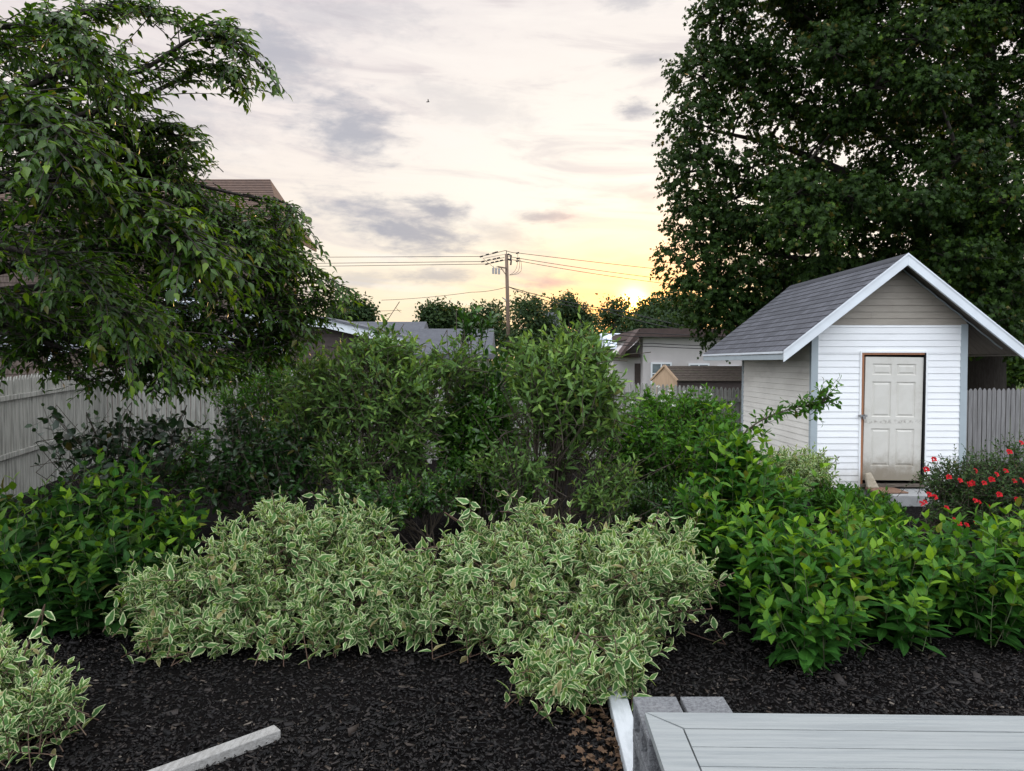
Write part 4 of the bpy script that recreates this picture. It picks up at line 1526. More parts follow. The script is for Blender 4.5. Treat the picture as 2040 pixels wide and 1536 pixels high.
# bird
m = MB()
c = at(853, 203, 40)
m.tube([c + (-0.09, 0, 0), c, c + (0.08, 0, 0.01)], 0.025, 6, 0.012)
m.poly([c + (-0.03, 0, 0.01), c + (0.04, 0, 0.01), c + (0.02, 0.2, 0.07), c + (-0.02, 0.18, 0.07)])
m.poly([c + (-0.03, 0, 0.01), c + (-0.01, -0.14, 0.10), c + (0.03, -0.15, 0.10), c + (0.04, 0, 0.01)])
m.build('bird', 'black', None, label='tiny dark bird flying high in the open sky', cat='bird')

def flower_heads(rng, root, tips):
    f = tips[tips[:, 1] < 9.6]
    f = f[np.argsort(-f[:, 2])][:70]
    loc = np.array(root.location)
    for p in f[rng.choice(len(f), 22, replace=False)]:
        k = 16
        q = p + np.c_[rng.normal(0, 0.013, (k, 2)), rng.normal(0.03, 0.006, k)]
        pr = part('small', q, rng.normal(size=(k, 3)) * [1, 1, 0.3], UP + 0.3 * rng.normal(size=(k, 3)), np.full(k, 0.022), np.full(k, 0.5))
        put(bpy.data.objects.new('flower_head', leaf_mesh('flower_head', [pr], 'white_petal', loc)), root)


# ------------------------------------------------------------------ variegated dogwoods
VG = 'variegated shrubs along the front of the bed'
DW = dict(mat='dogwood', tp='dogwood', size=0.116, stem='red_stem', mode='opp', nodes=6, L=(0.20, 0.50), prof=(0.95, 1.0, 0.62), tone=(0.12, 0.45), tip=0.85, upn=0.75, droop=0.04, ljit=0.16)
shrub(11, 'variegated_shrub', 'white edged variegated shrub in front of the green hydrangeas, left half of the pale hedge', (-1.75, 5.75),
      [ell(415, 1185, 5.45, 150, 105, .42), ell(560, 1135, 5.8, 190, 135, .55), ell(700, 1180, 5.6, 170, 120, .5), ell(560, 1050, 6.0, 90, 55, .35),
       ell(705, 1060, 6.0, 80, 60, .35), ell(310, 1170, 5.45, 70, 70, .3), ell(600, 1240, 5.3, 230, 60, .3), ell(790, 1150, 5.7, 80, 70, .35), ell(340, 1250, 5.3, 80, 50, .3), ell(560, 1010, 6.0, 40, 30, .15), ell(670, 1010, 6.0, 40, 28, .15), ell(840, 1230, 5.5, 60, 50, .3)],
      700, shell=0.58, outw=0.75, upw=0.55, group=VG, mains=26, zmin=0.07, jit=0.5, **DW)
shrub(12, 'variegated_shrub', 'white edged variegated shrub spilling forward over the white board, right half of the pale hedge', (0.55, 5.7),
      [ell(940, 1165, 5.6, 150, 105, .5), ell(1120, 1130, 5.7, 180, 105, .55), ell(1260, 1180, 5.4, 130, 125, .5), ell(1050, 1075, 6.0, 90, 40, .3),
       ell(1340, 1130, 5.5, 65, 50, .3), ell(1100, 1320, 4.75, 95, 55, .25), ell(1140, 1360, 4.45, 80, 42, .2), ell(1260, 1320, 5.0, 95, 55, .3),
       ell(1080, 1230, 5.3, 200, 60, .35), ell(920, 1080, 5.95, 60, 35, .25), ell(1240, 1070, 5.9, 60, 35, .25), ell(1060, 1020, 6.0, 28, 32, .12), ell(960, 1040, 6.0, 30, 26, .12), ell(1370, 1140, 5.45, 60, 45, .25),
       ell(1340, 1070, 5.8, 60, 30, .25), ell(1215, 1345, 4.5, 80, 45, .22), ell(1060, 1330, 4.55, 75, 45, .2), ell(1120, 1385, 4.3, 50, 28, .12), ell(1260, 1370, 4.5, 40, 28, .12)],
      750, shell=0.58, outw=0.75, upw=0.5, group=VG, mains=28, zmin=0.07, jit=0.5, **DW)
shrub(13, 'variegated_shrub', 'small white edged variegated shrub at the bottom left beside the slanting timber', (-2.75, 3.95),
      [ell(50, 1400, 4.0, 95, 95, .3), ell(-60, 1340, 4.1, 110, 90, .3), ell(120, 1380, 3.95, 50, 40, .18), ell(20, 1510, 3.75, 60, 40, .15), ell(20, 1310, 4.1, 35, 40, .15)],
      175, outw=0.8, upw=0.6, group=VG, mains=14, zmin=0.07, **{**DW, 'size': 0.095})
shrub(14, 'variegated_shrub', 'pale variegated shrub beside the front corner of the white shed', (4.0, 10.0),
      [ell(1590, 940, 9.8, 72, 48, .45), ell(1545, 925, 9.9, 45, 32, .3), ell(1620, 915, 9.9, 30, 25, .2)], 330, outw=0.7, upw=0.7, group=None, mains=12,
      **{**DW, 'tp': 'narrow', 'size': 0.10, 'nodes': 8})

# ------------------------------------------------------------------ hydrangeas
HG = 'hydrangeas on the right'
HY = dict(tp='broad', size=0.175, stem='green_stem', mode='opp', nodes=6, L=(0.30, 0.52), prof=(1.0, 1.0, 0.62), tone=(0.05, 0.42), tip=1.0, tipn=1.05, upn=0.9, ang=(84, 36), droop=0.06, bend=0.12, stem_r=0.008, jit=0.22, ljit=0.13)
shrub(21, 'hydrangea', 'bushy green hydrangea leaning out over the mulch above the deck corner', (2.25, 5.65),
      [ell(1590, 1180, 5.5, 140, 130, .5), ell(1560, 1080, 6.0, 110, 90, .4), ell(1600, 1280, 5.05, 90, 45, .25), ell(1690, 1120, 5.8, 80, 90, .4)],
      185, mat='hydrangea', group=HG, mains=22, outw=0.55, upw=0.85, **HY)
shrub(22, 'hydrangea', 'green hydrangea in the middle of the right hand row below the shed door', (3.2, 6.0),
      [ell(1790, 1130, 6.0, 120, 80, .5), ell(1790, 1250, 5.5, 75, 55, .3), ell(1720, 1060, 6.5, 80, 50, .4), ell(1870, 1120, 5.9, 70, 70, .4)],
      150, mat='hydrangea', group=HG, mains=20, outw=0.45, upw=0.95, **HY)
shrub(23, 'hydrangea', 'green hydrangea at the right edge of the photo beside the red roses', (4.0, 5.9),
      [ell(1970, 1140, 5.8, 130, 110, .5), ell(2130, 1120, 5.8, 130, 130, .5), ell(1990, 1240, 5.5, 90, 60, .3), ell(1990, 1060, 6.4, 70, 40, .35)],
      190, mat='hydrangea', group=HG, mains=20, outw=0.45, upw=0.95, **HY)
shrub(24, 'hydrangea', 'tall yellow green hydrangea rising between the pale hedge and the shed', (2.0, 6.9),
      [ell(1440, 940, 6.8, 50, 85, .3), ell(1500, 980, 6.7, 80, 75, .35), ell(1400, 1030, 6.6, 55, 80, .3), ell(1425, 868, 6.9, 34, 28, .2), ell(1480, 885, 6.9, 34, 24, .2), ell(1560, 980, 7.0, 55, 35, .3), ell(1430, 1090, 6.3, 60, 80, .3)],
      190, mat='hydrangea', group=HG, mains=18, outw=0.3, upw=1.1, **{**HY, 'L': (0.35, 0.6), 'nodes': 7, 'size': 0.17})
shrub(25, 'hydrangea', 'dark green hydrangea on the left behind the pale hedge', (-3.5, 6.1),
      [ell(70, 1130, 5.9, 150, 130, .5), ell(250, 1100, 6.1, 140, 110, .5), ell(-120, 1100, 5.9, 140, 140, .5), ell(100, 1000, 6.5, 160, 45, .4), ell(330, 1040, 6.6, 80, 60, .35), ell(150, 1230, 5.7, 150, 60, .3)],
      330, mat='hydrangea_dark', group=None, mains=26, outw=0.5, upw=0.9, **HY)
shrub(26, 'hydrangea', 'leggy yellow tipped hydrangea sticking up above the dark one on the left', (-3.15, 6.6),
      [ell(290, 925, 6.7, 25, 45, .12), ell(205, 945, 6.7, 28, 40, .12), ell(250, 990, 6.6, 60, 40, .2)],
      22, mat='hydrangea', group=None, mains=8, outw=0.25, upw=1.2, **{**HY, 'L': (0.35, 0.55), 'nodes': 6, 'size': 0.17})

# ------------------------------------------------------------------ middle shrubs
NW = dict(mat='willow', tp='narrow', mode='alt', nodes=11, L=(0.30, 0.75), stem='twig', ang=(62, 26), droop=0.05, upn=0.5, tone=(0.1, 0.5), tip=0.95, prof=(0.9, 1.0, 0.75))
shrub(31, 'leafy_shrub', 'tall multi-stemmed grey green shrub left of centre with bare lower stems', (-1.75, 8.6),
      [ell(740, 760, 8.5, 165, 105, .9), ell(640, 760, 8.8, 80, 85, .6), ell(815, 800, 8.4, 80, 110, .7), ell(715, 895, 8.2, 115, 60, .5), ell(900, 715, 8.6, 85, 50, .5), ell(820, 880, 8.3, 55, 60, .4),
       ell(760, 680, 8.6, 90, 45, .5), ell(600, 830, 8.6, 70, 70, .5)],
      900, size=0.125, mains=24, spread=0.12, shell=0.35, bend=-0.12, outw=0.75, upw=0.7, stem_r=0.009, group=None, **NW)
shrub(32, 'leafy_shrub', 'tall narrow leaved shrub right of centre with its bare stems fanning out', (0.42, 8.0),
      [ell(1120, 740, 7.9, 120, 85, .7), ell(1160, 680, 8.0, 75, 50, .45), ell(1190, 790, 8.0, 60, 75, .5), ell(1085, 785, 7.8, 55, 65, .45),
       ell(1125, 850, 7.9, 65, 40, .4), ell(1060, 690, 8.0, 45, 35, .3)],
      560, size=0.140, mains=30, spread=0.10, shell=0.35, bend=-0.08, outw=0.7, upw=0.75, stem_r=0.009, group=None, **NW)
shrub(33, 'low_shrub', 'low spreading small leaved shrub under the two tall shrubs in the middle', (-0.9, 7.6),
      [ell(850, 985, 7.6, 75, 45, .4), ell(770, 1000, 7.4, 75, 50, .4), ell(900, 955, 7.9, 50, 30, .3), ell(690, 990, 7.7, 60, 50, .4)],
      260, mat='glossy', tp='oval', size=0.075, mode='opp', nodes=8, L=(0.2, 0.36), mains=12, outw=0.9, upw=0.3)
shrub(34, 'low_shrub', 'low bushy side growth at the foot of the fanning stems', (0.2, 7.7),
      [ell(990, 920, 7.7, 65, 24, .3), ell(1060, 930, 7.6, 50, 34, .3), ell(1190, 980, 7.6, 70, 38, .35), ell(1225, 945, 7.8, 55, 45, .3)],
      150, size=0.10, mains=14, outw=0.9, upw=0.35, **NW)
shrub(35, 'glossy_shrub', 'bright glossy leaved shrub in the gap between the two tall shrubs', (-0.4, 9.8),
      [ell(980, 830, 8.7, 60, 70, .5), ell(940, 900, 8.9, 80, 50, .5), ell(1010, 890, 8.8, 60, 50, .5), ell(900, 840, 9.0, 50, 55, .4), ell(930, 790, 9.1, 50, 45, .4), ell(970, 970, 9.5, 130, 50, .5), ell(960, 780, 9.8, 80, 50, .5)],
      800, mat='bright_gloss', tp='oval', size=0.115, mode='opp', nodes=7, L=(0.25, 0.4), mains=14, outw=0.7, upw=0.5, tip=0.8)
shrub(36, 'dogwood_shrub', 'fresh green shrub with tiny white flower heads left of the shed', (2.1, 9.4),
      [ell(1300, 860, 9.4, 110, 75, .8), ell(1400, 830, 9.6, 75, 45, .5), ell(1240, 880, 9.2, 70, 70, .6), ell(1350, 930, 9.2, 110, 60, .6), ell(1330, 795, 9.6, 70, 32, .4), ell(1440, 890, 9.2, 60, 60, .4), ell(1400, 795, 9.6, 40, 24, .3)],
      760, mat='bright', tp='oval', size=0.105, mode='opp', nodes=7, L=(0.28, 0.5), mains=20, outw=0.45, upw=0.85, tone=(0.1, 0.5), tip=0.9,
      extra=lambda rng, root, tips, parts, tubes: flower_heads(rng, root, tips))
shrub(37, 'dusky_shrub', 'dark round leaved shrub with wiry twigs against the left fence', (-4.2, 7.9),
      [ell(230, 870, 7.8, 110, 55, .5), ell(330, 850, 7.9, 70, 50, .4), ell(150, 880, 7.6, 60, 40, .3), ell(250, 930, 7.6, 130, 60, .5), ell(120, 850, 7.7, 50, 40, .3)],
      150, mat='dusky', tp='round', size=0.13, mode='alt', nodes=6, L=(0.35, 0.65), mains=22, outw=0.8, upw=0.6, stem_r=0.007, ang=(65, 35))
shrub(38, 'glossy_shrub', 'dark glossy leaved shrub beside the white fence, left of the tall grey green shrub', (-2.9, 8.3),
      [ell(490, 900, 8.2, 95, 80, .7), ell(560, 950, 8.0, 90, 60, .6), ell(430, 960, 7.9, 70, 50, .5), ell(600, 880, 8.3, 60, 60, .5), ell(480, 830, 8.3, 50, 40, .4)],
      430, mat='glossy', tp='oval', size=0.115, mode='alt', nodes=7, L=(0.28, 0.5), mains=20, outw=0.7, upw=0.55, tone=(0.0, 0.35), tip=0.5)
shrub(39, 'leafy_shrub', 'light small leaved shrub in front of the house window at the back left', (-3.6, 10.6),
      [ell(530, 740, 10.5, 85, 45, .6), ell(480, 780, 10.4, 70, 45, .5), ell(590, 760, 10.6, 60, 50, .5), ell(560, 820, 10.4, 90, 60, .6)],
      420, size=0.10, mains=18, outw=0.5, upw=0.8, **{**NW, 'mat': 'bright'})
shrub(40, 'low_shrub', 'small fresh green bush below the fence corner on the left', (-4.3, 9.2),
      [ell(370, 900, 9.1, 55, 40, .4), ell(330, 930, 8.9, 45, 30, .3), ell(400, 870, 9.2, 30, 25, .25)],
      110, mat='bright', tp='oval', size=0.085, mode='opp', nodes=7, L=(0.2, 0.35), mains=10, outw=0.6, upw=0.7, tone=(0.05, 0.4), tip=0.8)
shrub(41, 'perennial_clump', 'low blue green perennial clump with ferny leaves behind the pale hedge', (1.75, 8.6),
      [ell(1320, 985, 8.6, 90, 38, .5), ell(1250, 1000, 8.5, 60, 32, .4), ell(1380, 1000, 8.4, 60, 35, .4)],
      420, mat='glossy', tp='narrow', size=0.085, mode='opp', nodes=6, L=(0.16, 0.28), mains=14, outw=0.6, upw=0.7, cat='perennial', tone=(0.2, 0.6), tip=0.7)
shrub(42, 'perennial_clump', 'leafy green perennial clump below the doorstep of the shed', (4.0, 9.2),
      [ell(1710, 1010, 9.2, 75, 38, .5), ell(1660, 985, 9.4, 50, 25, .4), ell(1760, 1030, 9.0, 40, 30, .35)],
      240, mat='bright', tp='narrow', size=0.12, mode='opp', nodes=8, L=(0.2, 0.32), mains=12, outw=0.35, upw=1.0, cat='perennial', tone=(0.0, 0.35), tip=0.6)
shrub(43, 'spiky_shrub', 'tall lone shoots with upright leaves rising above the shrubs against the sky', (-0.5, 9.2),
      [ell(935, 640, 9.2, 22, 50, .15), ell(970, 625, 9.2, 18, 18, .12), ell(945, 710, 9.2, 45, 40, .3), ell(760, 625, 9.2, 14, 26, .1), ell(765, 670, 9.2, 30, 30, .2), ell(975, 715, 8.9, 50, 45, .3), ell(1000, 760, 8.8, 40, 50, .3)],
      62, size=0.15, mains=12, stem_r=0.009, **{**NW, 'mat': 'glossy', 'tp': 'oval', 'nodes': 9, 'L': (0.3, 0.45), 'outw': 0.3, 'upw': 1.1, 'ang': (50, 30)})


def branch_shrub():
    """thin branch reaching across the shed wall"""
    rng = np.random.default_rng(44)
    pts = [at(1440, 905, 8.9), at(1500, 845, 8.8), at(1560, 818, 8.7), at(1605, 808, 8.6), at(1640, 800, 8.5)]
    base = np.array([2.35, 9.0, 0.0])
    P = np.array([base, (base + pts[0]) / 2 + np.array([0, 0, 0.25])] + pts)
    root = thing('arching_shrub', 'slender arching branch of leaves reaching right across the shed side wall', 'shrub', base)
    tt = np.linspace(0, 1, 30)
    path = np.stack([np.interp(tt, np.linspace(0, 1, len(P)), P[:, k]) for k in range(3)], -1)
    for _ in range(2):
        path[1:-1] = (path[:-2] + 2 * path[1:-1] + path[2:]) / 4
    n = 62
    i = rng.integers(11, 30, n)
    i[:3] = 29
    d = nz(np.c_[rng.normal(0.6, 0.4, n), rng.normal(0, 0.5, n), rng.normal(0.25, 0.5, n)])
    L = rng.uniform(0.14, 0.32, n)
    lv, sh = grow(rng, path[i], d, L, 6, 0.1 * rng.normal(size=(n, 3)), 'oval', 0.105, 'alt', ang=(60, 30), tone=(0.2, 0.5), tip=0.8)
    # leaves on the hidden lower part too
    i2 = rng.integers(3, 12, 16)
    l2, s2 = grow(rng, path[i2], nz(rng.normal(size=(16, 3)) + UP), rng.uniform(0.2, 0.35, 16), 6, np.zeros((16, 3)), 'oval', 0.10, 'alt')
    put(bpy.data.objects.new('foliage', leaf_mesh('foliage', [lv, l2], 'bright', base)), root)
    put(bpy.data.objects.new('stem', tube_mesh('stem', [(path[None], np.array([0.014]), np.array([0.004])), (sh, np.full(n, 0.004), np.full(n, 0.002)), (s2, np.full(16, 0.004), np.full(16, 0.002))], 'twig', base, 5)), root)


branch_shrub()


def rose_flowers(rng, root, tips, parts, tubes):
    loc = np.array(root.location)
    spots = [(1850, 985), (1862, 990), (1835, 1003), (1842, 1000), (1890, 950), (1912, 957), (1930, 965), (1937, 962), (1943, 938), (1960, 962), (1975, 955),
             (1985, 945), (2003, 938), (2020, 958), (2035, 957), (1990, 985), (1950, 1000), (1942, 997), (1970, 1010), (1910, 1043), (1925, 1046), (1940, 1040),
             (1965, 1049), (1900, 1035), (2010, 900), (2034, 882), (1845, 935), (1860, 915), (2025, 995), (1885, 1012)]
    for k, (px, py) in enumerate(spots):
        c = at(px, py, 8.35 + 0.25 * rng.uniform() - 0.0015 * (py - 960))
        n = 13
        a = np.arange(n) * 2.4
        rr = 0.007 + 0.0013 * np.arange(n)
        face = nz(np.array([rng.normal(0, 0.4), -0.8, 0.55]))
        u = nz(np.cross(face, UP))
        v = np.cross(u, face)
        rad = np.cos(a)[:, None] * u + np.sin(a)[:, None] * v
        q = c + rad * rr[:, None] * 0.6
        s = rng.uniform(0.85, 1.25) * 1.0
        ax = rad * np.linspace(0.35, 1.1, n)[:, None] + face * np.linspace(1.0, 0.35, n)[:, None]
        pr = part('round', q, ax, face + 0.2 * rng.normal(size=(n, 3)) - rad, np.linspace(0.016, 0.027, n) * s, np.full(n, 0.5), np.full(n, 1.5))
        put(bpy.data.objects.new('flower', leaf_mesh('flower', [pr], 'red_petal', loc)), root)


shrub(45, 'rose_bush', 'dark leaved rose bush dotted with red flowers right of the shed door', (5.2, 9.0),
      [ell(1950, 955, 8.9, 100, 68, .6), ell(2060, 930, 8.9, 90, 80, .6), ell(1885, 950, 9.0, 55, 50, .4), ell(1960, 1020, 8.7, 90, 45, .4), ell(1880, 1005, 8.8, 40, 35, .3)],
      900, mat='rose', tp='small', size=0.065, mode='alt', nodes=12, L=(0.25, 0.45), mains=22, outw=0.6, upw=0.7, extra=rose_flowers, cat='rose bush', tone=(0.05, 0.6), tip=0.9)


# ------------------------------------------------------------------ the left tree: drooping sprays on arching branches
# right-hand limit of the left tree's crown, as photo pixel x for a given y
TREE_EDGE = ([-400, 0, 20, 45, 70, 120, 165, 195, 205, 240, 255, 300, 345, 358, 384, 396, 420, 470, 520, 560, 600, 640, 700, 760, 790, 830],
             [560, 340, 440, 490, 520, 540, 570, 590, 510, 500, 415, 430, 440, 400, 410, 560, 615, 630, 655, 690, 735, 700, 610, 560, 420, 300])


def in_tree_edge(P, slack=0.0):
    px = 1020 + F * P[..., 0] / P[..., 1]
    py = 722 - F * (P[..., 2] - CAMZ) / P[..., 1]
    ok = px < np.interp(py, TREE_EDGE[0], TREE_EDGE[1]) + slack
    ok &= py < 805 + slack
    for cx_, cy_, rx_, ry_ in ((415, 218, 70, 24), (345, 75, 50, 22), (590, 270, 110, 55)):      # sky shows through here
        ok &= ((px - cx_) / rx_) ** 2 + ((py - cy_) / ry_) ** 2 > 1
    return ok


def left_tree():
    rng = np.random.default_rng(51)
    base = np.array([-6.6, 6.8, 0.0])
    root = thing('cherry_tree', 'leafy overhanging tree on the left with long drooping leaf sprays', 'tree', base)
    top = base + np.array([0.2, 0.1, 3.2])
    tubes = [(curve(base[None], top[None], (base + np.array([0.1, 0, 1.6]))[None], 8), np.array([0.17]), np.array([0.12]))]
    # limbs: photo pixel waypoints with depth
    limbs = [
        [(-150, 330, 6.6), (100, 120, 6.6), (260, 160, 6.5), (330, 110, 6.4), (400, 62, 6.3), (450, 72, 6.2), (510, 120, 6.1), (550, 168, 6.0)],
        [(-150, 330, 6.6), (120, 240, 6.7), (300, 190, 6.7), (420, 120, 6.7), (455, 150, 6.6), (475, 190, 6.6)],
        [(-100, 200, 6.6), (60, 60, 6.8), (180, 20, 6.8), (270, 15, 6.7), (320, 40, 6.6)],
        [(-150, 300, 6.6), (120, 250, 6.9), (280, 250, 7.0), (350, 268, 7.0), (395, 290, 7.0)],
        [(-150, 420, 6.8), (120, 350, 7.2), (320, 350, 7.4), (480, 390, 7.5), (570, 400, 7.5), (620, 450, 7.5)],
        [(-150, 420, 6.8), (150, 430, 7.3), (380, 430, 7.6), (520, 470, 7.8), (590, 530, 7.8), (680, 585, 7.8)],
        [(-150, 500, 6.8), (120, 500, 7.2), (340, 510, 7.4), (480, 560, 7.6), (570, 640, 7.6), (600, 700, 7.6)],
        [(-200, 420, 6.2), (0, 480, 6.2), (150, 540, 6.3), (270, 600, 6.4), (330, 680, 6.4), (340, 760, 6.4)],
        [(-200, 500, 6.2), (0, 600, 6.3), (150, 660, 6.5), (300, 700, 6.7), (400, 730, 6.8)],
        [(-300, 250, 5.0), (-60, 230, 4.4), (60, 220, 4.3), (110, 260, 4.2), (125, 320, 4.2)],
        [(-300, 380, 5.0), (-60, 360, 4.6), (120, 370, 4.5), (240, 400, 4.5), (330, 450, 4.5), (368, 500, 4.5)],
        [(-300, 480, 5.0), (-40, 480, 4.8), (120, 520, 4.8), (200, 580, 4.8), (245, 640, 4.8)],
        [(-300, 80, 5.8), (-40, 60, 5.6), (100, 40, 5.6), (160, 90, 5.5), (200, 160, 5.5)],
        [(-150, 400, 6.8), (150, 320, 7.0), (310, 330, 7.1), (390, 400, 7.1), (460, 450, 7.1), (510, 500, 7.0)],
    ]
    starts, tang, w = [], [], []
    for li, L in enumerate(limbs):
        P = np.array([at(*p) for p in L])
        k = len(P)
        tt = np.linspace(0, 1, 26)
        path = np.stack([np.interp(tt, np.linspace(0, 1, k), P[:, c]) for c in range(3)], -1)
        for _ in range(3):
            path[1:-1] = (path[:-2] + 2 * path[1:-1] + path[2:]) / 4
        s = top - np.array([0, 0, rng.uniform(0.1, 1.2)])
        link = curve(s[None], path[:1], ((s + path[0]) / 2 + np.array([0, 0, 0.3]))[None], 6)
        tubes.append((link, np.array([0.06]), np.array([0.034])))
        tubes.append((path[None], np.array([0.030]), np.array([0.005])))
        starts.append(path)
        tang.append(nz(np.gradient(path, axis=0)))
        w.append(np.full(26, 1.0))
    starts, tang = np.concatenate(starts), np.concatenate(tang)
    n = 2100
    i = rng.integers(0, len(starts), n)
    p0 = starts[i] + 0.05 * rng.normal(size=(n, 3))
    d = nz(tang[i] * 0.8 + np.c_[rng.normal(0.25, 0.55, n), rng.normal(0, 0.75, n), rng.normal(0.16, 0.26, n)])
    Ls = rng.uniform(0.2, 0.6, n)
    bend = np.c_[rng.normal(0, 0.08, n), rng.normal(0, 0.08, n), rng.uniform(-0.30, -0.02, n)]
    okm = in_tree_edge(p0 + d * Ls[:, None] + bend * Ls[:, None]) & in_tree_edge(p0 + (d * 0.6 + bend * 0.36) * Ls[:, None])
    p0, d, Ls, bend = p0[okm], d[okm], Ls[okm], bend[okm]
    n = len(p0)
    lv, sh = grow(rng, p0, d, Ls, 10, bend, 'cherry', 0.082, 'dist', ang=(66, 30), droop=0.22, upn=0.5, tone=(0.05, 0.5), tip=0.8, tipn=0.9, prof=(0.85, 1.0, 0.9))
    tubes.append((sh, np.full(n, 0.0055), np.full(n, 0.002)))
    # denser inner masses
    ells = [ell(120, 150, 7.0, 130, 70, .6), ell(150, 300, 7.3, 220, 110, .9), ell(330, 330, 7.5, 90, 70, .6), ell(430, 480, 7.9, 170, 85, .9), ell(220, 470, 7.5, 210, 110, .9),
            ell(560, 560, 8.1, 75, 85, .6), ell(130, 640, 7.2, 170, 70, .7), ell(380, 610, 7.6, 120, 75, .7), ell(560, 440, 8.0, 50, 45, .5), ell(320, 700, 7.0, 90, 40, .5),
            ell(60, 700, 7.0, 90, 40, .5), ell(640, 600, 8.0, 50, 40, .4), ell(560, 630, 8.0, 90, 70, .6), ell(470, 680, 7.7, 110, 55, .6), ell(540, 690, 7.9, 60, 40, .4), ell(400, 740, 7.4, 90, 40, .5), ell(240, 730, 7.0, 120, 45, .5)]
    n2 = 2900
    pt, ow, _ = in_ells(rng, ells, n2, 0.2)
    d2 = nz(ow * 0.5 + np.c_[rng.normal(0.35, 0.6, n2), rng.normal(-0.2, 0.6, n2), rng.normal(0.12, 0.25, n2)])
    L2 = rng.uniform(0.25, 0.55, n2)
    b2 = np.c_[rng.normal(0, 0.08, n2), rng.normal(0, 0.08, n2), rng.uniform(-0.25, 0.0, n2)]
    q0 = pt - d2 * L2[:, None] * 0.5
    okm = in_tree_edge(q0 + (d2 + b2) * L2[:, None])
    q0, d2, L2, b2 = q0[okm], d2[okm], L2[okm], b2[okm]
    n2 = len(q0)
    l2, s2 = grow(rng, q0, d2, L2, 10, b2, 'cherry', 0.078, 'dist', ang=(66, 30), droop=0.20, upn=0.5, tone=(0.0, 0.4), tip=0.65, prof=(0.85, 1.0, 0.9))
    tubes.append((s2, np.full(n2, 0.005), np.full(n2, 0.002)))
    # wood that carries the inner masses
    es = np.array([e[0] for e in ells])
    st_ = np.tile(top - np.array([0, 0, 0.6]), (len(es), 1))
    tubes.append((curve(st_, es, (st_ + es) / 2 + np.array([0, 0, 0.25]), 9), np.full(len(es), 0.06), np.full(len(es), 0.012)))
    put(bpy.data.objects.new('crown', leaf_mesh('crown', [lv, l2], 'cherry', base)), root)
    put(bpy.data.objects.new('trunk', tube_mesh('trunk', tubes, 'bark', base, 6)), root)


left_tree()


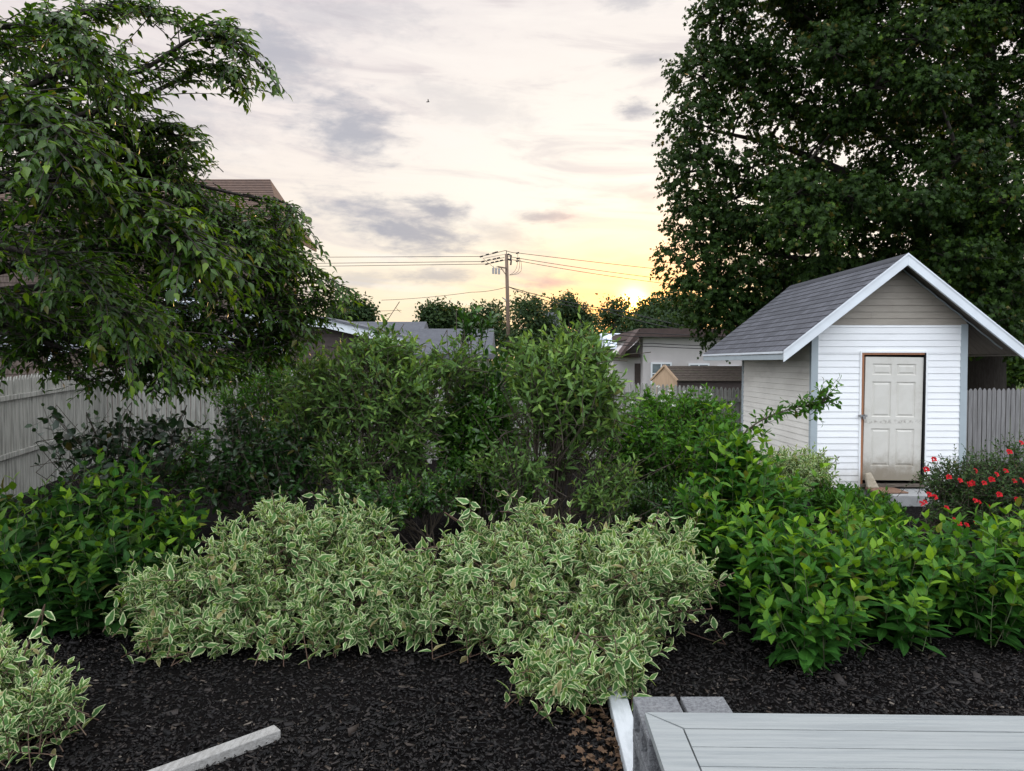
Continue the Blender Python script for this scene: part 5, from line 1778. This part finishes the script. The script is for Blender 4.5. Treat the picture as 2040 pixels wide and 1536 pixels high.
# ------------------------------------------------------------------ the maple behind the shed
def maple():
    rng = np.random.default_rng(61)
    D = 20.0
    base = np.array([13.0, D, 0.0])
    root = thing('maple_tree', 'huge dark maple tree towering behind the shed against the sunset', 'tree', base)
    fork = at(1955, 330, D)
    top = at(1935, -160, D)
    tubes = [(curve(base[None], fork[None], ((base + fork) / 2 + np.array([0.15, 0, 0]))[None], 8), np.array([0.55]), np.array([0.40])),
             (curve(fork[None], top[None], ((fork + top) / 2 + np.array([0.4, 0, 0]))[None], 8), np.array([0.40]), np.array([0.14]))]
    # clump centres: outline follows the photograph's left edge, the rest fills the crown
    edge = [(1440, 40), (1400, 150), (1385, 250), (1375, 340), (1390, 430), (1385, 520), (1400, 590), (1450, 640), (1520, 640), (1450, -60), (1480, 560), (1560, 580), (1640, 560), (1700, 520), (1780, 540), (1860, 560), (1480, 460), (1900, 600), (1990, 580), (1880, 520), (1940, 480), (1990, 430), (1850, 440), (1930, 400), (1960, 545), (1800, 480), (1490, 200), (1560, 240), (1500, 330), (1480, 120), (1540, 140), (1840, 500), (1890, 450), (1720, 440), (1670, 400), (1740, 380), (1650, 460)]
    cl = []
    for px, py in edge:
        cl.append((at(px, py, D - 0.5), np.array([1.0, 1.2, 0.8]) * rng.uniform(0.9, 1.1)))
    tries = 0
    while len(cl) < 200 and tries < 20000:
        tries += 1
        px, py = rng.uniform(1400, 2250), rng.uniform(-260, 690)
        dd_ = rng.uniform(-3.2, 1.8)
        # crown narrows upwards and towards the viewer
        lim = 1420 + 30 * abs(dd_) ** 1.1 + (60 if py < 100 else 0)
        if px < lim:
            continue
        if py > 560 + (px - 1500) * 0.25 and dd_ < 0.8:
            continue
        # open windows low in the crown
        hole = 0.0
        for hx, hy, hr in ((1730, 290, 55), (1900, 200, 45), (1790, 360, 60), (1720, 480, 60), (1860, 470, 55), (1990, 200, 40), (1800, 20, 50), (1650, 180, 40), (1970, 520, 60), (1530, 520, 40)):
            if (px - hx) ** 2 + (py - hy) ** 2 < (hr * 0.95) ** 2:
                hole = 1
        if hole and rng.uniform() < 0.86:
            continue
        c = at(px, py, D + dd_)
        if min(np.linalg.norm((c - o[0]) * [1, 0.8, 1.2]) for o in cl) < 0.84:
            continue
        cl.append((c, np.array([1.05, 1.05, 0.68]) * rng.uniform(0.75, 1.15)))
    parts = []
    for c, r in cl:
        vis = c[0] / c[1] * F + 1020
        k = (230 if len(parts) < 12 else 150) if vis < 2060 else 60
        v = nz(rng.normal(size=(k, 3)) + np.array([0, -0.25, 0.25]))
        rad = (0.35 + 0.65 * rng.uniform(0, 1, k) ** 0.6)[:, None]
        pt = c + v * r * rad
        d = nz(v * [1, 1, 0.5] + 0.35 * rng.normal(size=(k, 3)))
        Ls = rng.uniform(0.25, 0.5, k)
        b = np.c_[rng.normal(0, 0.1, (k, 2)), rng.uniform(-0.35, -0.05, k)]
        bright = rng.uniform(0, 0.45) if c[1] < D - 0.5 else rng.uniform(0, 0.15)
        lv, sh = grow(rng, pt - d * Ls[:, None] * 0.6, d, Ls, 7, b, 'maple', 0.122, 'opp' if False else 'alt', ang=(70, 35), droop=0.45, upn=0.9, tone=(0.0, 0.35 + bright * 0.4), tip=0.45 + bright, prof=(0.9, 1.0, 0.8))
        parts.append(lv)
        sel = rng.choice(k, 10, replace=False)
        e = pt[sel]
        s = np.tile(c - v.mean(0) * 0.2, (10, 1))
        tubes.append((curve(s, e, (s + e) / 2 + 0.05 * rng.normal(size=(10, 3)), 4), np.full(10, 0.02), np.full(10, 0.006)))
    cs = np.array([c for c, _ in cl])
    # a few heavy limbs that show through the gaps
    hv = [((1955, 420), (1860, 330), (1720, 250), (1640, 60)), ((1720, 250), (1620, 230), (1520, 190), (1430, 100)), ((1800, 420), (1700, 350), (1560, 290), (1420, 260)), ((1950, 470), (1800, 420), (1640, 400), (1480, 360)), ((1945, 560), (1800, 520), (1640, 520), (1470, 500)),
          ((1960, 300), (1900, 180), (1860, 60), (1820, -80)), ((1960, 330), (2040, 220), (2120, 120), (2200, 40)), ((1950, 540), (2040, 470), (2120, 440), (2200, 420))]
    wood = [curve(fork[None], top[None], ((fork + top) / 2 + np.array([0.4, 0, 0]))[None], 14)[0]]
    for h in hv:
        P = np.array([at(px, py, D + rng.normal(0, 0.3)) for px, py in h])
        tt = np.linspace(0, 1, 12)
        path = np.stack([np.interp(tt, np.linspace(0, 1, 4), P[:, c]) for c in range(3)], -1)
        path[1:-1] = (path[:-2] + 2 * path[1:-1] + path[2:]) / 4
        tubes.append((path[None], np.array([0.17]), np.array([0.035])))
        wood.append(path)
    wood = np.concatenate(wood)
    order = np.argsort(np.min(np.linalg.norm(cs[:, None] - wood[None], axis=2), axis=1))
    for q in order:                       # each clump hangs from the nearest wood already grown
        c = cs[q]
        dist = np.linalg.norm((wood - c) * [1, 1, 1.0], axis=1) + 1.5 * np.maximum(wood[:, 2] - c[2], 0)
        s = wood[dist.argmin()]
        ln = np.linalg.norm(c - s)
        mid = (s + c) / 2 + np.array([0, 0, 0.12 * ln]) + 0.08 * ln * rng.normal(size=3)
        br = curve(s[None], c[None], mid[None], 8)
        tubes.append((br, np.array([0.022 + 0.018 * ln]), np.array([0.014])))
        wood = np.concatenate([wood, br[0][3:]])
    put(bpy.data.objects.new('crown', leaf_mesh('crown', parts, 'maple', base)), root)
    put(bpy.data.objects.new('trunk', tube_mesh('trunk', tubes, 'bark', base, 7)), root)


maple()


# ------------------------------------------------------------------ far trees
def far_tree(seed, label, blobs, D, n, size, mat='far_leaf', group='trees beyond the houses'):
    """blobs: (px, py, rx, ry) of the crown lobes"""
    rng = np.random.default_rng(seed)
    es = [ell(px, py, D + rng.normal(0, 1.0), rx, ry, rx * D / F * 0.9) for px, py, rx, ry in blobs]
    c0_ = np.mean([e[0] for e in es], axis=0)
    base = np.array([c0_[0], c0_[1], 0.0])
    root = thing('leafy_tree', label, 'tree', base, group)
    # break the lobes into small leaf clusters so the outline is ragged
    pt, ow, rad = in_ells(rng, es, n // 9, 0.35)
    cl = pt[:, None] + rng.normal(size=(len(pt), 9, 3)) * (size * 1.1)
    cl = cl.reshape(-1, 3)
    k = len(cl)
    ow9 = np.repeat(ow, 9, axis=0)
    tone = np.clip(np.repeat(rng.uniform(0, 0.8, len(pt)), 9) + rng.normal(0, 0.1, k), 0, 1)
    pr = part('small', cl, nz(ow9 * 0.4 + rng.normal(size=(k, 3))), nz(ow9 + UP + 0.6 * rng.normal(size=(k, 3))), size * rng.uniform(0.7, 1.3, k), tone, np.full(k, 1.5))
    put(bpy.data.objects.new('crown', leaf_mesh('crown', [pr], mat, base)), root)
    cs = np.array([e[0] for e in es])
    s = np.tile(base + np.array([0, 0, c0_[2] * 0.4]), (len(cs), 1))
    tb = [(curve(s, cs, (s + cs) / 2 + np.array([0, 0, 0.4]), 6), np.full(len(cs), 0.16), np.full(len(cs), 0.05)),
          (curve(base[None], s[:1], ((base + s[0]) / 2)[None], 4), np.array([0.3]), np.array([0.2]))]
    put(bpy.data.objects.new('trunk', tube_mesh('trunk', tb, 'bark', base, 6)), root)


far_tree(71, 'rounded far tree left of the tall lone shoots', [(870, 632, 30, 24), (900, 636, 26, 22), (850, 622, 14, 10)], 62, 5000, 0.30)
far_tree(72, 'broad far tree close on the left of the utility pole', [(965, 634, 40, 28), (990, 622, 20, 18), (940, 640, 26, 20), (985, 668, 55, 24), (900, 668, 60, 20)], 66, 6000, 0.30)
far_tree(73, 'dark lumpy far tree close on the right of the utility pole', [(1052, 630, 34, 34), (1040, 610, 20, 16), (1068, 612, 14, 14), (1085, 640, 22, 22), (1075, 655, 36, 18), (1040, 685, 45, 26), (1110, 680, 50, 24)], 60, 7000, 0.28)
far_tree(74, 'pointed far evergreen above the small pale house', [(1106, 615, 8, 18), (1105, 632, 13, 16)], 80, 1500, 0.3)
far_tree(75, 'tall airy far tree behind the small pale house', [(1130, 610, 22, 22), (1145, 628, 26, 22), (1120, 635, 22, 16), (1165, 640, 26, 16)], 78, 5000, 0.32)
far_tree(76, 'thin far tree standing left of the setting sun', [(1228, 612, 22, 22), (1240, 600, 12, 10), (1215, 628, 28, 20), (1238, 640, 26, 22), (1200, 640, 20, 16), (1180, 680, 60, 24), (1240, 680, 40, 24)], 64, 4200, 0.30)
far_tree(77, 'big round far tree right of the setting sun behind the beige house', [(1330, 622, 55, 30), (1295, 630, 32, 28), (1370, 625, 45, 34), (1310, 648, 60, 22), (1262, 650, 30, 18)], 58, 11000, 0.30)
far_tree(78, 'far tree peeping over the low grey roof behind the left tree', [(705, 618, 30, 22), (680, 628, 26, 22), (730, 628, 18, 14)], 55, 4000, 0.28)
far_tree(79, 'dark tree filling the space behind the right side of the shed', [(1960, 640, 80, 60), (2060, 620, 80, 80), (1900, 600, 60, 50), (2010, 720, 90, 40), (2140, 680, 90, 90)], 30, 13000, 0.22, 'maple')
far_tree(80, 'dark tree low behind the shed roof under the maple', [(1560, 600, 60, 40), (1680, 560, 70, 40), (1480, 640, 40, 30), (1800, 570, 70, 50)], 34, 5000, 0.22, 'maple')


def treeline():
    """far wood that closes the horizon behind the houses"""
    rng = np.random.default_rng(91)
    n = 9000
    x = rng.uniform(-170, 190, n)
    top = 5.4 + 1.0 * np.sin(x * 0.21) + 0.7 * np.sin(x * 0.57 + 1) + 0.5 * np.sin(x * 1.3)
    c = np.stack([x, 118 + rng.uniform(-3, 3, n), top * rng.uniform(0, 1, n) ** 0.6], -1)
    pr = part('small', c, rng.normal(size=(n, 3)), rng.normal(size=(n, 3)) + np.array([0, -1, 0.5]), rng.uniform(0.9, 1.8, n), rng.uniform(0, 0.7, n), np.full(n, 1.6))
    put(bpy.data.objects.new('treeline', leaf_mesh('treeline', [pr], 'far_leaf', np.zeros(3))), None, 'far dark wood closing the horizon behind the houses', 'treeline', kind='stuff')


treeline()
